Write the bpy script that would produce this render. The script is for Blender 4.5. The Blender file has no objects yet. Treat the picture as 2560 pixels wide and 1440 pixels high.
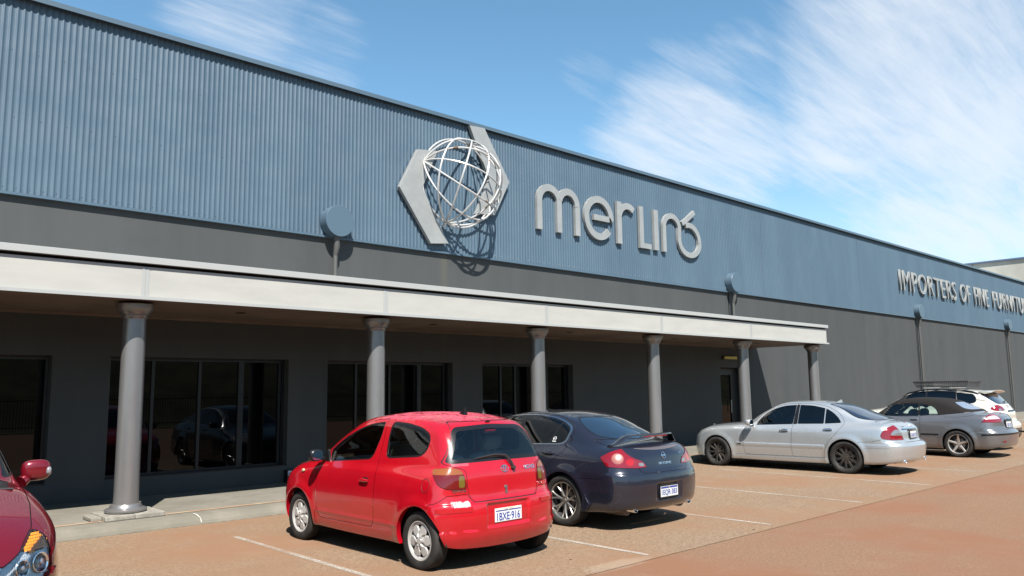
import bpy, bmesh, math, random
import numpy as np
from mathutils import Vector, Matrix
random.seed(7); RNG = np.random.default_rng(7)
S = bpy.context.scene
COL = S.collection
# ------------------------------------------------------------------ camera
CH = 1.75
def cam_basis(yaw, pitch, roll):
    f = Vector((math.sin(yaw)*math.cos(pitch), math.cos(yaw)*math.cos(pitch), math.sin(pitch)))
    r = Vector((math.cos(yaw), -math.sin(yaw), 0)); u = r.cross(f)
    return r*math.cos(roll)+u*math.sin(roll), -r*math.sin(roll)+u*math.cos(roll), f
cd = bpy.data.cameras.new('camera'); cam = bpy.data.objects.new('camera', cd); COL.objects.link(cam)
_r, _u, _f = cam_basis(math.radians(43.025), math.radians(7.387), math.radians(-.735))
cam.matrix_world = Matrix(((_r.x, _u.x, -_f.x, 0), (_r.y, _u.y, -_f.y, 0), (_r.z, _u.z, -_f.z, CH), (0, 0, 0, 1)))
cd.sensor_width = 36; cd.lens = 36*1965.24/2560; cd.clip_end = 3000; cd.clip_start = .05
S.camera = cam
# ------------------------------------------------------------------ light
SUN = Vector((-.398, -.686, 1)).normalized()
w = bpy.data.worlds.new('World'); S.world = w; w.use_nodes = True
nt = w.node_tree; N = nt.nodes; L = nt.links; N.clear()
out = N.new('ShaderNodeOutputWorld'); bg = N.new('ShaderNodeBackground'); L.new(bg.outputs[0], out.inputs[0])
sky = N.new('ShaderNodeTexSky'); sky.sky_type = 'NISHITA'; sky.sun_disc = False
sky.sun_elevation = math.asin(SUN.z); sky.sun_rotation = math.radians(210.1)
sky.air_density = 1.0; sky.dust_density = .25; sky.ozone_density = 3.5
bg.inputs[1].default_value = .075
tc = N.new('ShaderNodeTexCoord')
def wm(op, a, b=None, c=None, nt_=None):
    n = (nt_ or nt).nodes.new('ShaderNodeMath'); n.operation = op
    for i, v in enumerate((a, b, c)):
        if v is None: continue
        if isinstance(v, (int, float)): n.inputs[i].default_value = v
        else: (nt_ or nt).links.new(v, n.inputs[i])
    return n.outputs[0]
sep = N.new('ShaderNodeSeparateXYZ'); L.new(tc.outputs['Generated'], sep.inputs[0])
zc = wm('MAXIMUM', sep.outputs[2], .03)
den = wm('ADD', zc, .12)
px_ = wm('DIVIDE', sep.outputs[0], den); py_ = wm('DIVIDE', sep.outputs[1], den)
cmb = N.new('ShaderNodeCombineXYZ'); L.new(px_, cmb.inputs[0]); L.new(py_, cmb.inputs[1])
def cloud_noise(scale, detail, rough, rot, sx, sy, dist=0., off=(0, 0, 0)):
    mp = N.new('ShaderNodeMapping'); L.new(cmb.outputs[0], mp.inputs[0])
    mp.inputs['Rotation'].default_value = (0, 0, math.radians(rot)); mp.inputs['Scale'].default_value = (sx, sy, 1); mp.inputs['Location'].default_value = off
    n = N.new('ShaderNodeTexNoise'); L.new(mp.outputs[0], n.inputs['Vector'])
    n.inputs['Scale'].default_value = scale; n.inputs['Detail'].default_value = detail; n.inputs['Roughness'].default_value = rough; n.inputs['Distortion'].default_value = dist
    return n.outputs[0]
def rng(v, a, b, c=0., d=1.):
    n = N.new('ShaderNodeMapRange'); n.interpolation_type = 'SMOOTHSTEP'; L.new(v, n.inputs[0])
    for i, x in enumerate((a, b, c, d)): n.inputs[i+1].default_value = x
    return n.outputs[0]
def blob(d, a, b):
    n = N.new('ShaderNodeVectorMath'); n.operation = 'DOT_PRODUCT'; L.new(tc.outputs['Generated'], n.inputs[0])
    v = Vector(d).normalized(); n.inputs[1].default_value = v
    return rng(n.outputs['Value'], math.cos(math.radians(a)), math.cos(math.radians(b)))
CLOUDS_HERE = 0
cl = N.new('ShaderNodeMix'); cl.data_type = 'RGBA'
tn = N.new('ShaderNodeMix'); tn.data_type = 'RGBA'; tn.blend_type = 'MULTIPLY'; tn.inputs[0].default_value = 1; tn.inputs[7].default_value = (.80, 1.0, .93, 1); L.new(sky.outputs[0], tn.inputs[6]); L.new(tn.outputs[2], cl.inputs[6]); cl.inputs[7].default_value = (4.5, 4.75, 5.1, 1)
CLOUD_CODE = 1
n1 = cloud_noise(.9, 6, .52, 35, 1.0, 2.0, .5)
n2 = cloud_noise(3.2, 8, .58, 38, .6, 2.6, .8, (3, 1, 0))
tex = wm('ADD', wm('MULTIPLY', n1, .6), wm('MULTIPLY', n2, .4))
acc = None
for d, a, b, s_ in [((.801, .526, .285), 0, 10.5, .80), ((.815, .47, .36), 0, 6, .62), ((.91, .29, .33), 2, 14, 1.0), ((.948, .267, .173), 1, 13, .85), ((.698, .607, .379), 0, 3.5, .42), ((.36, .834, .42), 0, 7, .52), ((.44, .80, .40), 0, 5, .45), ((.9, .1, .35), 3, 25, .9)]:
    m = wm('MULTIPLY', blob(d, b, a), s_); acc = m if acc is None else wm('MAXIMUM', acc, m)
n3 = cloud_noise(7., 8, .7, 44, .35, 3.2, .6, (7, 2, 0))
fac = rng(wm('ADD', wm('ADD', wm('MULTIPLY', tex, .76), wm('MULTIPLY', n3, .24)), wm('MULTIPLY', acc, .38)), .58, .96)
fac = wm('MULTIPLY', fac, rng(acc, .02, .35))
fac = wm('MULTIPLY', fac, .78)
fac = wm('MAXIMUM', fac, rng(sep.outputs[2], .34, .02, 0., .42))
L.new(fac, cl.inputs[0]); L.new(cl.outputs[2], bg.inputs[0])
sd = bpy.data.lights.new('sun', 'SUN'); sd.energy = 5.0; sd.angle = math.radians(.5); sd.color = (1, .955, .89)
so = bpy.data.objects.new('sun', sd); COL.objects.link(so); so.rotation_euler = SUN.to_track_quat('Z', 'Y').to_euler(); so.location = (-20, -40, 60)
S.view_settings.view_transform = 'Standard'; S.view_settings.look = 'None'; S.view_settings.exposure = 1.45; S.view_settings.gamma = 1
S.render.engine = 'CYCLES'; S.cycles.max_bounces = 10; S.cycles.diffuse_bounces = 2; S.cycles.transparent_max_bounces = 12; S.cycles.glossy_bounces = 5

# ------------------------------------------------------------------ materials
MATS = {}
def mat(name, col, rough=.5, metal=0., spec=.5, coat=0., coat_rough=.03, emis=None, emis_s=0., trans=0., ior=1.45, alpha=1.):
    if name in MATS: return MATS[name]
    m = bpy.data.materials.new(name); m.use_nodes = True; b = m.node_tree.nodes['Principled BSDF']
    b.inputs['Base Color'].default_value = (*col, 1); b.inputs['Roughness'].default_value = rough; b.inputs['Metallic'].default_value = metal
    b.inputs['Specular IOR Level'].default_value = spec; b.inputs['Coat Weight'].default_value = coat; b.inputs['Coat Roughness'].default_value = coat_rough
    b.inputs['Transmission Weight'].default_value = trans; b.inputs['IOR'].default_value = ior; b.inputs['Alpha'].default_value = alpha
    if emis: b.inputs['Emission Color'].default_value = (*emis, 1); b.inputs['Emission Strength'].default_value = emis_s
    MATS[name] = m; return m
class NT:
    """small helper for node materials"""
    def __init__(s, m): s.m = m; s.t = m.node_tree; s.N = s.t.nodes; s.L = s.t.links; s.b = s.N['Principled BSDF']
    def new(s, k, **kw):
        n = s.N.new(k)
        for a, v in kw.items(): setattr(n, a, v)
        return n
    def link(s, a, b): s.L.new(a, b)
    def coord(s, kind='Object'): return s.new('ShaderNodeTexCoord').outputs[kind]
    def mapping(s, v, sc=(1, 1, 1), rot=(0, 0, 0), loc=(0, 0, 0)):
        n = s.new('ShaderNodeMapping'); s.link(v, n.inputs[0]); n.inputs['Scale'].default_value = sc; n.inputs['Rotation'].default_value = rot; n.inputs['Location'].default_value = loc; return n.outputs[0]
    def noise(s, v, scale, detail=4, rough=.5, dist=0):
        n = s.new('ShaderNodeTexNoise'); s.link(v, n.inputs['Vector']); n.inputs['Scale'].default_value = scale; n.inputs['Detail'].default_value = detail; n.inputs['Roughness'].default_value = rough; n.inputs['Distortion'].default_value = dist; return n.outputs[0]
    def ramp(s, v, a, b, c=0., d=1.):
        n = s.new('ShaderNodeMapRange'); s.link(v, n.inputs[0]); n.interpolation_type = 'SMOOTHSTEP'
        for i, x in enumerate((a, b, c, d)): n.inputs[i+1].default_value = x
        return n.outputs[0]
    def mix(s, f, a, b, mode='MIX'):
        n = s.new('ShaderNodeMix', data_type='RGBA', blend_type=mode)
        for i, v in ((0, f), (6, a), (7, b)):
            if isinstance(v, (int, float)): n.inputs[i].default_value = v
            elif isinstance(v, tuple): n.inputs[i].default_value = (*v, 1)
            else: s.link(v, n.inputs[i])
        return n.outputs[2]
    def math(s, op, a, b=None, c=None): return wm(op, a, b, c, s.t)
    def bump(s, h, strength, dist=.01):
        n = s.new('ShaderNodeBump'); n.inputs['Strength'].default_value = strength; n.inputs['Distance'].default_value = dist; s.link(h, n.inputs['Height']); s.link(n.outputs[0], s.b.inputs['Normal'])
    def sep(s, v): n = s.new('ShaderNodeSeparateXYZ'); s.link(v, n.inputs[0]); return n.outputs
def nmat(name, *a, **k):
    m = mat(name, *a, **k); return m, NT(m)
# asphalt (parking bays) – red brown oxide aggregate
def asphalt(name, base, light, dark, scale):
    m, q = nmat(name, base, .88, spec=.25); c = q.coord()
    f = q.noise(c, scale, 3, .75); g = q.noise(c, scale*2.7, 2, .6); big = q.noise(c, .35, 4, .6); mid = q.noise(c, 2.2, 5, .65, .6)
    col = q.mix(q.ramp(f, .46, .62, 0., .95), base, light); col = q.mix(q.ramp(g, .50, .64, 0., .85), col, dark); h = q.noise(c, scale*.34, 4, .8); col = q.mix(q.ramp(h, .50, .60, 0., .50), col, dark); h2 = q.noise(q.mapping(c, (1, 1, 1), (0, 0, 1.)), scale*.42, 4, .8); col = q.mix(q.ramp(h2, .52, .62, 0., .75), col, light)
    col = q.mix(q.ramp(big, .42, .64), col, (base[0]*1.01, base[1]*.91, base[2]*.89))
    col = q.mix(q.math('MULTIPLY', q.ramp(mid, .52, .72), .18), col, light)
    st = q.noise(q.mapping(c, (.3, .8, 1)), .9, 5, .6); col = q.mix(q.math('MULTIPLY', q.ramp(st, .54, .74), .22), col, (base[0]*.72, base[1]*.74, base[2]*.8))
    sx_, sy_, _z = q.sep(c); st2 = q.math('ADD', q.math('POWER', q.math('MULTIPLY', q.math('SUBTRACT', sx_, 6.35), 1.4), 2.), q.math('POWER', q.math('MULTIPLY', q.math('SUBTRACT', sy_, 5.27), 4.5), 2.))
    st2 = q.math('ADD', st2, q.math('MULTIPLY', q.noise(c, 5, 4, .6), .9)); col = q.mix(q.ramp(st2, 1.1, .55, 0., .22), col, (.30, .27, .21))
    spots = q.new('ShaderNodeTexVoronoi'); q.link(c, spots.inputs['Vector']); spots.inputs['Scale'].default_value = 1.3; col = q.mix(q.math('MULTIPLY', q.ramp(spots.outputs['Distance'], .05, .015), .5), col, (.05, .035, .03))
    q.link(col, q.b.inputs['Base Color']); q.bump(q.noise(c, scale*.9, 3, .8), .7, .008); return m
M_BAY = asphalt('bay_asphalt', (0.1581, 0.1007, 0.06091), (0.2132, 0.1615, 0.1107), (0.07104, 0.04614, 0.03136), 55)
M_ROAD = asphalt('lane_asphalt', (0.1463, 0.079, 0.04539), (0.1903, 0.1264, 0.08282), (0.07754, 0.04212, 0.02761), 85)
m, q = nmat('pavement', (0.1229, 0.1111, 0.09068), .85, spec=.3); c = q.coord()
col = q.mix(q.ramp(q.noise(c, 1.1, 6, .7), .35, .7), (0.117, 0.1082, 0.08775), (0.1521, 0.1404, 0.117)); col = q.mix(q.ramp(q.noise(c, 60, 3, .7), .5, .8), col, (0.08775, 0.07898, 0.06435))
br = q.new('ShaderNodeTexBrick'); q.link(q.mapping(c, (1, 1, 1), (0, 0, math.radians(45))), br.inputs[0]); br.inputs['Scale'].default_value = 1.; br.inputs['Brick Width'].default_value = .46; br.inputs['Row Height'].default_value = .23; br.inputs['Mortar Size'].default_value = .006
br.inputs[1].default_value = (1, 1, 1, 1); br.inputs[2].default_value = (.93, .93, .93, 1); br.inputs[3].default_value = (.74, .72, .7, 1)
col = q.mix(1., col, br.outputs[0], 'MULTIPLY')
q.link(col, q.b.inputs['Base Color']); q.bump(q.noise(c, 90, 3, .7), .3, .004); M_PAV = m
m, q = nmat('kerb_concrete', (0.1229, 0.1111, 0.09068), .85, spec=.3); c = q.coord()
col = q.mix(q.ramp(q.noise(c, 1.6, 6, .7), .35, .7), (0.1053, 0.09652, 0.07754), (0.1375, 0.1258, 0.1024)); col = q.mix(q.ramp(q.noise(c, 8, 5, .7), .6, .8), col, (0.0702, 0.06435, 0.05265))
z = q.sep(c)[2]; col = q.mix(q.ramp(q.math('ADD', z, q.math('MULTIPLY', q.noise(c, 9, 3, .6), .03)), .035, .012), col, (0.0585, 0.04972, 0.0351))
q.link(col, q.b.inputs['Base Color']); q.bump(q.noise(c, 70, 3, .7), .3, .004); M_KERB = m
m, q = nmat('brick_edging', (0.2015, 0.1209, 0.07254), .85); c = q.coord()
col = q.mix(q.ramp(q.noise(q.mapping(c, (1.2, 12, 1)), 3, 4, .6), .45, .6), (0.2015, 0.1008, 0.05642), (0.2499, 0.2015, 0.137)); q.link(col, q.b.inputs['Base Color']); M_EDGE = m
# worn line paint
m, q = nmat('line_paint', (0.3023, 0.273, 0.234), .8); c = q.coord()
f = q.ramp(q.noise(c, 60, 3, .7), .34, .56, .25, 1.); f2 = q.ramp(q.noise(c, 1.1, 3, .6), .34, .62, .30, 1.)
tb = q.new('ShaderNodeBsdfTransparent'); mx = q.new('ShaderNodeMixShader'); q.link(q.math('MULTIPLY', q.math('MULTIPLY', f, f2), .9), mx.inputs[0]); q.link(tb.outputs[0], mx.inputs[1]); q.link(q.b.outputs[0], mx.inputs[2])
q.link(mx.outputs[0], q.N['Material Output'].inputs[0]); M_LINE = m
# painted wall
m, q = nmat('wall_render', (0.02925, 0.0314, 0.03265), .7, spec=.35); c = q.coord()
st = q.noise(q.mapping(c, (1.6, 1, .16)), 1.0, 5, .6); col = q.mix(q.ramp(st, .20, .90), (0.03481, 0.03778, 0.0387), (0.04597, 0.04826, 0.04776))
col = q.mix(q.math('MULTIPLY', q.ramp(q.noise(q.mapping(c, (5, 1, .12)), 1, 4, .7),   .62, .76), .10), col, (0.06127, 0.06105, 0.05743))
col = q.mix(q.math('MULTIPLY', q.ramp(q.noise(c, 1.2, 5, .6), .5, .75), .4), col, (0.03063, 0.03255, 0.03386))
xs = q.sep(c)[0]; stn = q.math('MULTIPLY', q.ramp(q.math('ABSOLUTE', q.math('SUBTRACT', xs, 10.6)), .16, .0), q.ramp(q.sep(c)[2], 5.0, 3.8, .75, .3)); col = q.mix(q.math('MULTIPLY', stn, .55), col, (0.07519, 0.07268, 0.04535))
for jx in (22.25, 37.8, 50.96):
    pass
q.link(col, q.b.inputs['Base Color']); q.bump(q.noise(c, 120, 3, .6), .12, .003); M_WALL = m
m, q = nmat('blue_cladding', (0.03618, 0.06562, 0.09691), .42, spec=.5); c = q.coord()
col = q.mix(q.ramp(q.noise(q.mapping(c, (1.2, 1, .25)), 1, 5, .6), .35, .7), (0.04479, 0.07277, 0.1019), (0.05236, 0.08445, 0.1152)); q.link(col, q.b.inputs['Base Color'])
q.link(q.ramp(q.noise(c, 2, 4, .6), .3, .7, .36, .5), q.b.inputs['Roughness']); M_BLUE = m
m, q = nmat('blue_flashing', (0.05168, 0.08232, 0.1119), .4, spec=.5); M_BLUEF = m
m, q = nmat('canopy_steel', (0.293, 0.2868, 0.2633), .38, spec=.5); c = q.coord()
col = q.mix(q.ramp(q.noise(q.mapping(c, (0.69, 1.15, 3.39)), 1.5, 5, .6), .3, .75), (0.293, 0.2889, 0.2674), (0.2596, 0.2574, 0.2406)); q.link(col, q.b.inputs['Base Color']); M_FASC = m
m, q = nmat('canopy_trim', (0.2428, 0.2512, 0.2468), .4, spec=.5); M_TRIM = m
m, q = nmat('soffit', (0.117, 0.08337, 0.06318), .7); c = q.coord(); col = q.mix(q.ramp(q.noise(c, .8, 5, .65), .4, .7), (0.09944, 0.07114, 0.05528), (0.1404, 0.1056, 0.07898)); q.link(col, q.b.inputs['Base Color']); M_SOFF = m
m, q = nmat('column_paint', (.15, .15, .152), .36, metal=.65); c = q.coord(); col = q.mix(q.ramp(q.noise(q.mapping(c, (3, 3, .5)), 1.2, 4, .5), .35, .7), (.19, .187, .187), (.205, .202, .20)); q.link(col, q.b.inputs['Base Color']); q.link(q.ramp(q.noise(c, 5, 4, .6), .3, .75, .31, .37), q.b.inputs['Roughness']); M_COLM = m
m, q = nmat('plinth_stone', (0.1788, 0.1645, 0.1358), .85); c = q.coord(); col = q.mix(q.ramp(q.noise(c, 9, 5, .7), .4, .65), (0.143, 0.1323, 0.1108), (0.2145, 0.2038, 0.1788)); q.link(col, q.b.inputs['Base Color']); q.bump(q.noise(c, 25, 4, .7), .5, .01); M_PLIN = m
M_FRAME = mat('window_frame', (0.005, 0.005, 0.006), .4)
M_WGLASS = mat('window_glass', (.001, .001, .0012), .01, spec=.5, ior=1.33)
M_DARK = mat('dark_void', (.006, .006, .006), .9, spec=.1)
m, q = nmat('sign_metal', (0.2358, 0.2418, 0.2409), .42, metal=.35); c = q.coord(); col = q.mix(q.ramp(q.noise(c, 2.5, 6, .7), .35, .7), (0.2358, 0.2418, 0.2384), (0.2734, 0.278, 0.2704)); q.link(col, q.b.inputs['Base Color']); M_SIGN = m
m, q = nmat('globe_tube', (0.3869, 0.3869, 0.3739), .35, metal=.4); c = q.coord(); r_ = q.ramp(q.noise(c, 2.6, 4, .6), .62, .68); col = q.mix(r_, (0.4126, 0.4094, 0.3998), (0.1209, 0.05239, 0.01612)); q.link(col, q.b.inputs['Base Color']); M_TUBE = m
m, q = nmat('far_concrete', (0.2925, 0.286, 0.247), .85); c = q.coord(); col = q.mix(q.ramp(q.noise(c, .5, 6, .65), .35, .65), (0.26, 0.2535, 0.221), (0.325, 0.3185, 0.2795)); q.link(col, q.b.inputs['Base Color']); M_FAR = m
M_YEL = mat('lamp_diffuser', (0.403, 0.338, 0.065), .5)

# ------------------------------------------------------------------ object helpers
def tag(o, label=None, cat=None, group=None, kind=None):
    if label: o['label'] = label
    if cat: o['category'] = cat
    if group: o['group'] = group
    if kind: o['kind'] = kind
    return o
def empty(name, loc=(0, 0, 0), rz=0., sc=1.):
    o = bpy.data.objects.new(name, None); COL.objects.link(o); o.location = loc; o.rotation_euler = (0, 0, rz); o.scale = (sc,)*3; o.empty_display_size = .3; return o
def link_mesh(name, me, parent=None, mat_=None):
    if mat_ is not None and not me.materials: me.materials.append(mat_)
    o = bpy.data.objects.new(name, me); COL.objects.link(o)
    if parent: o.parent = parent
    return o
class MB:
    """collects simple shapes into one mesh"""
    def __init__(s): s.v = []; s.f = []; s.sm = []
    def add(s, vs, fs, smooth=False):
        b = len(s.v); s.v += [tuple(p) for p in vs]; s.f += [tuple(b+i for i in f) for f in fs]; s.sm += [smooth]*len(fs); return s
    def box(s, x0, x1, y0, y1, z0, z1, M=None):
        vs = [(x, y, z) for z in (z0, z1) for y in (y0, y1) for x in (x0, x1)]
        if M is not None: vs = [M @ Vector(p) for p in vs]
        return s.add(vs, [(0, 2, 3, 1), (4, 5, 7, 6), (0, 1, 5, 4), (2, 6, 7, 3), (0, 4, 6, 2), (1, 3, 7, 5)])
    def lathe(s, prof, n=32, M=None, closed=False, smooth=True):
        vs = []
        for r, z in prof:
            for i in range(n):
                a = 2*math.pi*i/n; vs.append(Vector((r*math.cos(a), r*math.sin(a), z)))
        if M is not None: vs = [M @ p for p in vs]
        fs = []; k = len(prof)
        for j in range(k-1 if not closed else k):
            for i in range(n):
                a, b = j*n+i, j*n+(i+1) % n; c, d = ((j+1) % k)*n+(i+1) % n, ((j+1) % k)*n+i
                fs.append((a, b, c, d))
        return s.add(vs, fs, smooth)
    def tube(s, pts, r, n=8, closed=False, smooth=True, cap=True):
        P = [Vector(p) for p in pts]; k = len(P); vs = []; up = None
        for i, p in enumerate(P):
            if closed: t = (P[(i+1) % k]-P[i-1]).normalized()
            else: t = (P[min(i+1, k-1)]-P[max(i-1, 0)]).normalized()
            if up is None:
                up = Vector((0, 0, 1)) if abs(t.z) < .9 else Vector((1, 0, 0))
            a = t.cross(up).normalized(); up = a.cross(t).normalized()
            rr = r[i] if isinstance(r, (list, tuple)) else r
            for j in range(n):
                th = 2*math.pi*j/n; vs.append(p+(a*math.cos(th)+up*math.sin(th))*rr)
        fs = []
        for i in range(k if closed else k-1):
            for j in range(n): fs.append((i*n+j, i*n+(j+1) % n, ((i+1) % k)*n+(j+1) % n, ((i+1) % k)*n+j))
        if cap and not closed: fs += [tuple(range(n-1, -1, -1)), tuple((k-1)*n+j for j in range(n))]
        return s.add(vs, fs, smooth)
    def prism(s, poly, a0, a1, axis=1, M=None):
        """poly of 2D points extruded along axis (poly in the other two axes, in order)"""
        def P(u, v, a): return ((a, u, v), (u, a, v), (u, v, a))[axis]
        n = len(poly); vs = [P(u, v, a0) for u, v in poly]+[P(u, v, a1) for u, v in poly]
        if M is not None: vs = [M @ Vector(p) for p in vs]
        fs = [tuple(range(n)), tuple(range(2*n-1, n-1, -1))]+[(i, n+i, n+(i+1) % n, (i+1) % n) for i in range(n)]
        return s.add(vs, fs)
    def build(s, name, m, parent=None, bevel=0., fix=True, sharp=True):
        me = bpy.data.meshes.new(name); me.from_pydata(s.v, [], s.f); me.polygons.foreach_set('use_smooth', s.sm)
        if fix:
            bm = bmesh.new(); bm.from_mesh(me); bmesh.ops.recalc_face_normals(bm, faces=bm.faces)
            if sharp:
                for e in bm.edges:
                    if len(e.link_faces) == 2 and e.calc_face_angle(0) > .62: e.smooth = False
            if bevel: bmesh.ops.bevel(bm, geom=[e for e in bm.edges if len(e.link_faces) == 2 and e.calc_face_angle(0) > .6], offset=bevel, segments=2, affect='EDGES', profile=.6)
            bm.to_mesh(me); bm.free()
        me.update(); return link_mesh(name, me, parent, m)
_tc = {}
def text_mesh(txt, size=1., extrude=0., offset=0., shear=0., sx=1., align='LEFT', space=1.):
    cu = bpy.data.curves.new('txt', 'FONT'); cu.body = txt; cu.size = size; cu.extrude = extrude; cu.offset = offset; cu.shear = shear; cu.align_x = align; cu.space_character = space; cu.resolution_u = 5
    o = bpy.data.objects.new('txt', cu); COL.objects.link(o); bpy.context.view_layer.update()
    me = bpy.data.meshes.new_from_object(o.evaluated_get(bpy.context.evaluated_depsgraph_get()))
    bpy.data.objects.remove(o); bpy.data.curves.remove(cu)
    n = len(me.vertices); a = np.empty(n*3); me.vertices.foreach_get('co', a); a = a.reshape(-1, 3); a[:, 0] *= sx; me.vertices.foreach_set('co', a.ravel()); me.update(); me.materials.clear()
    return me, a
# ================================================================== setting
YW = 13.54                                   # face of the wall
ZP = .135                                    # pavement height
def sheet(name, x0, x1, y0, y1, z, m):
    o = MB().add([(x0, y0, z), (x1, y0, z), (x1, y1, z), (x0, y1, z)], [(0, 1, 2, 3)]).build(name, m, fix=False); return tag(o, kind='structure')
sheet('ground', -300, 600, -300, 600, -.004, M_ROAD)
sheet('road', -60, 160, -40, 5.18, 0., M_ROAD)
sheet('parking_ground', -60, 160, 5.18, 10.97, .004, M_BAY)
# pavement with a rolled kerb
k = MB()
prof = [(10.86, 0.0), (10.885, .05), (10.92, .085), (10.98, .115), (11.06, .13), (11.24, ZP)]
xs = []
x = -20.
while x < 80: xs += [x+.004, x+2.395]; x += 2.4
vs = [(x, y, z) for x in xs for y, z in prof]; n = len(prof)
k.add(vs, [(i*n+j, (i+1)*n+j, (i+1)*n+j+1, i*n+j+1) for i in range(len(xs)-1) for j in range(n-1)], False)
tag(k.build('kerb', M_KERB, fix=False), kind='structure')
sheet('pavement', -20, 80, 11.20, 13.7, ZP-.003, M_PAV)
sheet('brick_edging', -20, 80, 11.205, 11.305, ZP+.0045, M_EDGE)
# kerb beyond the crossing at the far end
# bay markings (ends measured on the ground)
LINES = [(1.72, 1.80, 5.3, 9.7), (4.30, 6.62, 5.3, 9.67)]
m_ = MB()
ends = [4.28, 6.88, 9.43, 12.1, 14.95, 17.8, 20.45, 23.1, 25.8, 28.5]
for i, xe in enumerate([1.72]+ends):
    w_ = .035
    ln = MB().add([(xe-w_, 5.32 if xe > 5 else 4.6, .008), (xe+w_, 5.32 if xe > 5 else 4.6, .008), (xe+w_, 9.62, .008), (xe-w_, 9.62, .008)], [(0, 1, 2, 3)]).build('bay_line', M_LINE, fix=False)
    tag(ln, kind='structure')
# white chip across the kerb joint, leaf litter
def leaf_litter():
    lt = MB(); R_ = random.Random(3)
    for i in range(46):
        if i < 26: x, y, z = R_.uniform(.5, 30), R_.uniform(10.70, 10.85), .008
        else: x, y, z = R_.uniform(3, 20), R_.uniform(4, 10.6), .008
        a = R_.uniform(0, 6.3); l_ = R_.uniform(.015, .05); w_ = l_*.35; c, s_ = math.cos(a), math.sin(a)
        P = [(-l_, 0), (0, -w_), (l_, 0), (0, w_)]
        lt.add([(x+c*u-s_*v, y+s_*u+c*v, z+R_.uniform(0, .012)) for u, v in P], [(0, 1, 2, 3)])
    return tag(lt.build('leaf_litter', mat('dry_leaf', (.22, .13, .07), .8), fix=False), 'scattered dry leaves and twigs on the red asphalt', 'litter', kind='stuff')
leaf_litter()
tag(MB().tube([(4.36, 10.87, .03), (4.355, 10.90, .085), (4.33, 10.97, .124), (4.31, 11.05, .137)], [.006, .004, .007, .003], 6).build('paint_drip', mat('white_drip', (.40, .39, .36), .8)), 'dried white drip running down the kerb face in front of the first column', 'paint drip')

# ================================================================== warehouse
bd = tag(empty('warehouse_building', (0, YW, 0)), 'long blue and dark grey furniture warehouse with pale column canopy', 'building')
def BP(mb, name, m, parent=None, **k):        # building part given in world coordinates
    o = mb.build(name, m, None, **k); o.parent = parent or bd
    o.matrix_parent_inverse = Matrix.Translation((0, -YW, 0)); return o
# wall with window openings, built as blocks that butt
WINS = [(-1.2, 3.06, .43, 2.36), (3.885, 6.95, .43, 2.36), (7.76, 10.83, .43, 2.36), (11.69, 14.70, .43, 2.36), (21.42, 22.9, .13, 2.36)]
X0, X1, ZT = -20., 75., 4.86
wl = MB(); T = .32
def wquad(x0, x1, z0, z1): wl.add([(x0, YW, z0), (x1, YW, z0), (x1, YW, z1), (x0, YW, z1)], [(0, 1, 2, 3)])
xp = X0
for a, b, z0, z1 in WINS:
    wquad(xp, a, 0, ZT); wquad(a, b, 0, z0) if z0 > .2 else None; wquad(a, b, z1, ZT)
    for P in ([(a, YW, z0), (a, YW+T, z0), (a, YW+T, z1), (a, YW, z1)], [(b, YW, z0), (b, YW, z1), (b, YW+T, z1), (b, YW+T, z0)], [(a, YW, z1), (a, YW+T, z1), (b, YW+T, z1), (b, YW, z1)], [(a, YW, z0), (b, YW, z0), (b, YW+T, z0), (a, YW+T, z0)]): wl.add(P, [(0, 1, 2, 3)])
    xp = b
wquad(xp, X1, 0, ZT)
wl.add([(X0, YW, 0), (X0, YW+30, 0), (X0, YW+30, 7.8), (X0, YW, 7.8)], [(0, 1, 2, 3)]); wl.add([(X1, YW, 0), (X1, YW+30, 0), (X1, YW+30, 7.8), (X1, YW, 7.8)], [(0, 3, 2, 1)])
wl.add([(X0, YW+30, 0), (X1, YW+30, 0), (X1, YW+30, 7.8), (X0, YW+30, 7.8)], [(0, 3, 2, 1)])
BP(wl, 'wall', M_WALL, fix=False)
BP(MB().add([(X0, YW+.4, 0.), (X1, YW+.4, 0.), (X1, YW+.4, 4.8), (X0, YW+.4, 4.8)], [(0, 1, 2, 3)]), 'inner_lining', M_DARK, fix=False)
# windows
MULL = [[.9, 2.2], [4.60, 5.38, 6.12, 6.86], [8.50, 9.30, 10.05, 10.72], [12.40, 12.86, 13.92, 14.60]]
for (a, b, z0, z1), mu in zip(WINS[:4], MULL):
    fr = MB(); y0, y1 = YW+.17, YW+.235
    fr.box(a, a+.05, y0, y1, z0, z1); fr.box(b-.05, b, y0, y1, z0, z1); fr.box(a+.05, b-.05, y0, y1, z0, z0+.055); fr.box(a+.05, b-.05, y0, y1, z1-.055, z1)
    for j, mx_ in enumerate(mu): wd = .025 if j != 2 else .05; fr.box(mx_-wd, mx_+wd, y0+.003, y1, z0+.055, z1-.055)
    wo = BP(fr, 'window', M_FRAME)
    edges = [a+.05]+sum([[mx_-(.025 if j != 2 else .05), mx_+(.025 if j != 2 else .05)] for j, mx_ in enumerate(mu)], [])+[b-.05]
    for j in range(0, len(edges), 2):
        tl = random.Random(int(a*10)+j).uniform(-.0015, .0015)
        p = MB().add([(edges[j], YW+.205+tl, z0+.055), (edges[j+1], YW+.205-tl, z0+.055), (edges[j+1], YW+.205-tl, z1-.055), (edges[j], YW+.205+tl, z1-.055)], [(0, 1, 2, 3)]).build('pane', M_WGLASS, wo, fix=False)
        p.matrix_parent_inverse = Matrix.Translation((0, 0, 0))
    sl = MB().box(a+.01, b-.01, YW+.01, YW+.168, z0+.002, z0+.02).build('sill', M_FRAME, wo)
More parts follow.
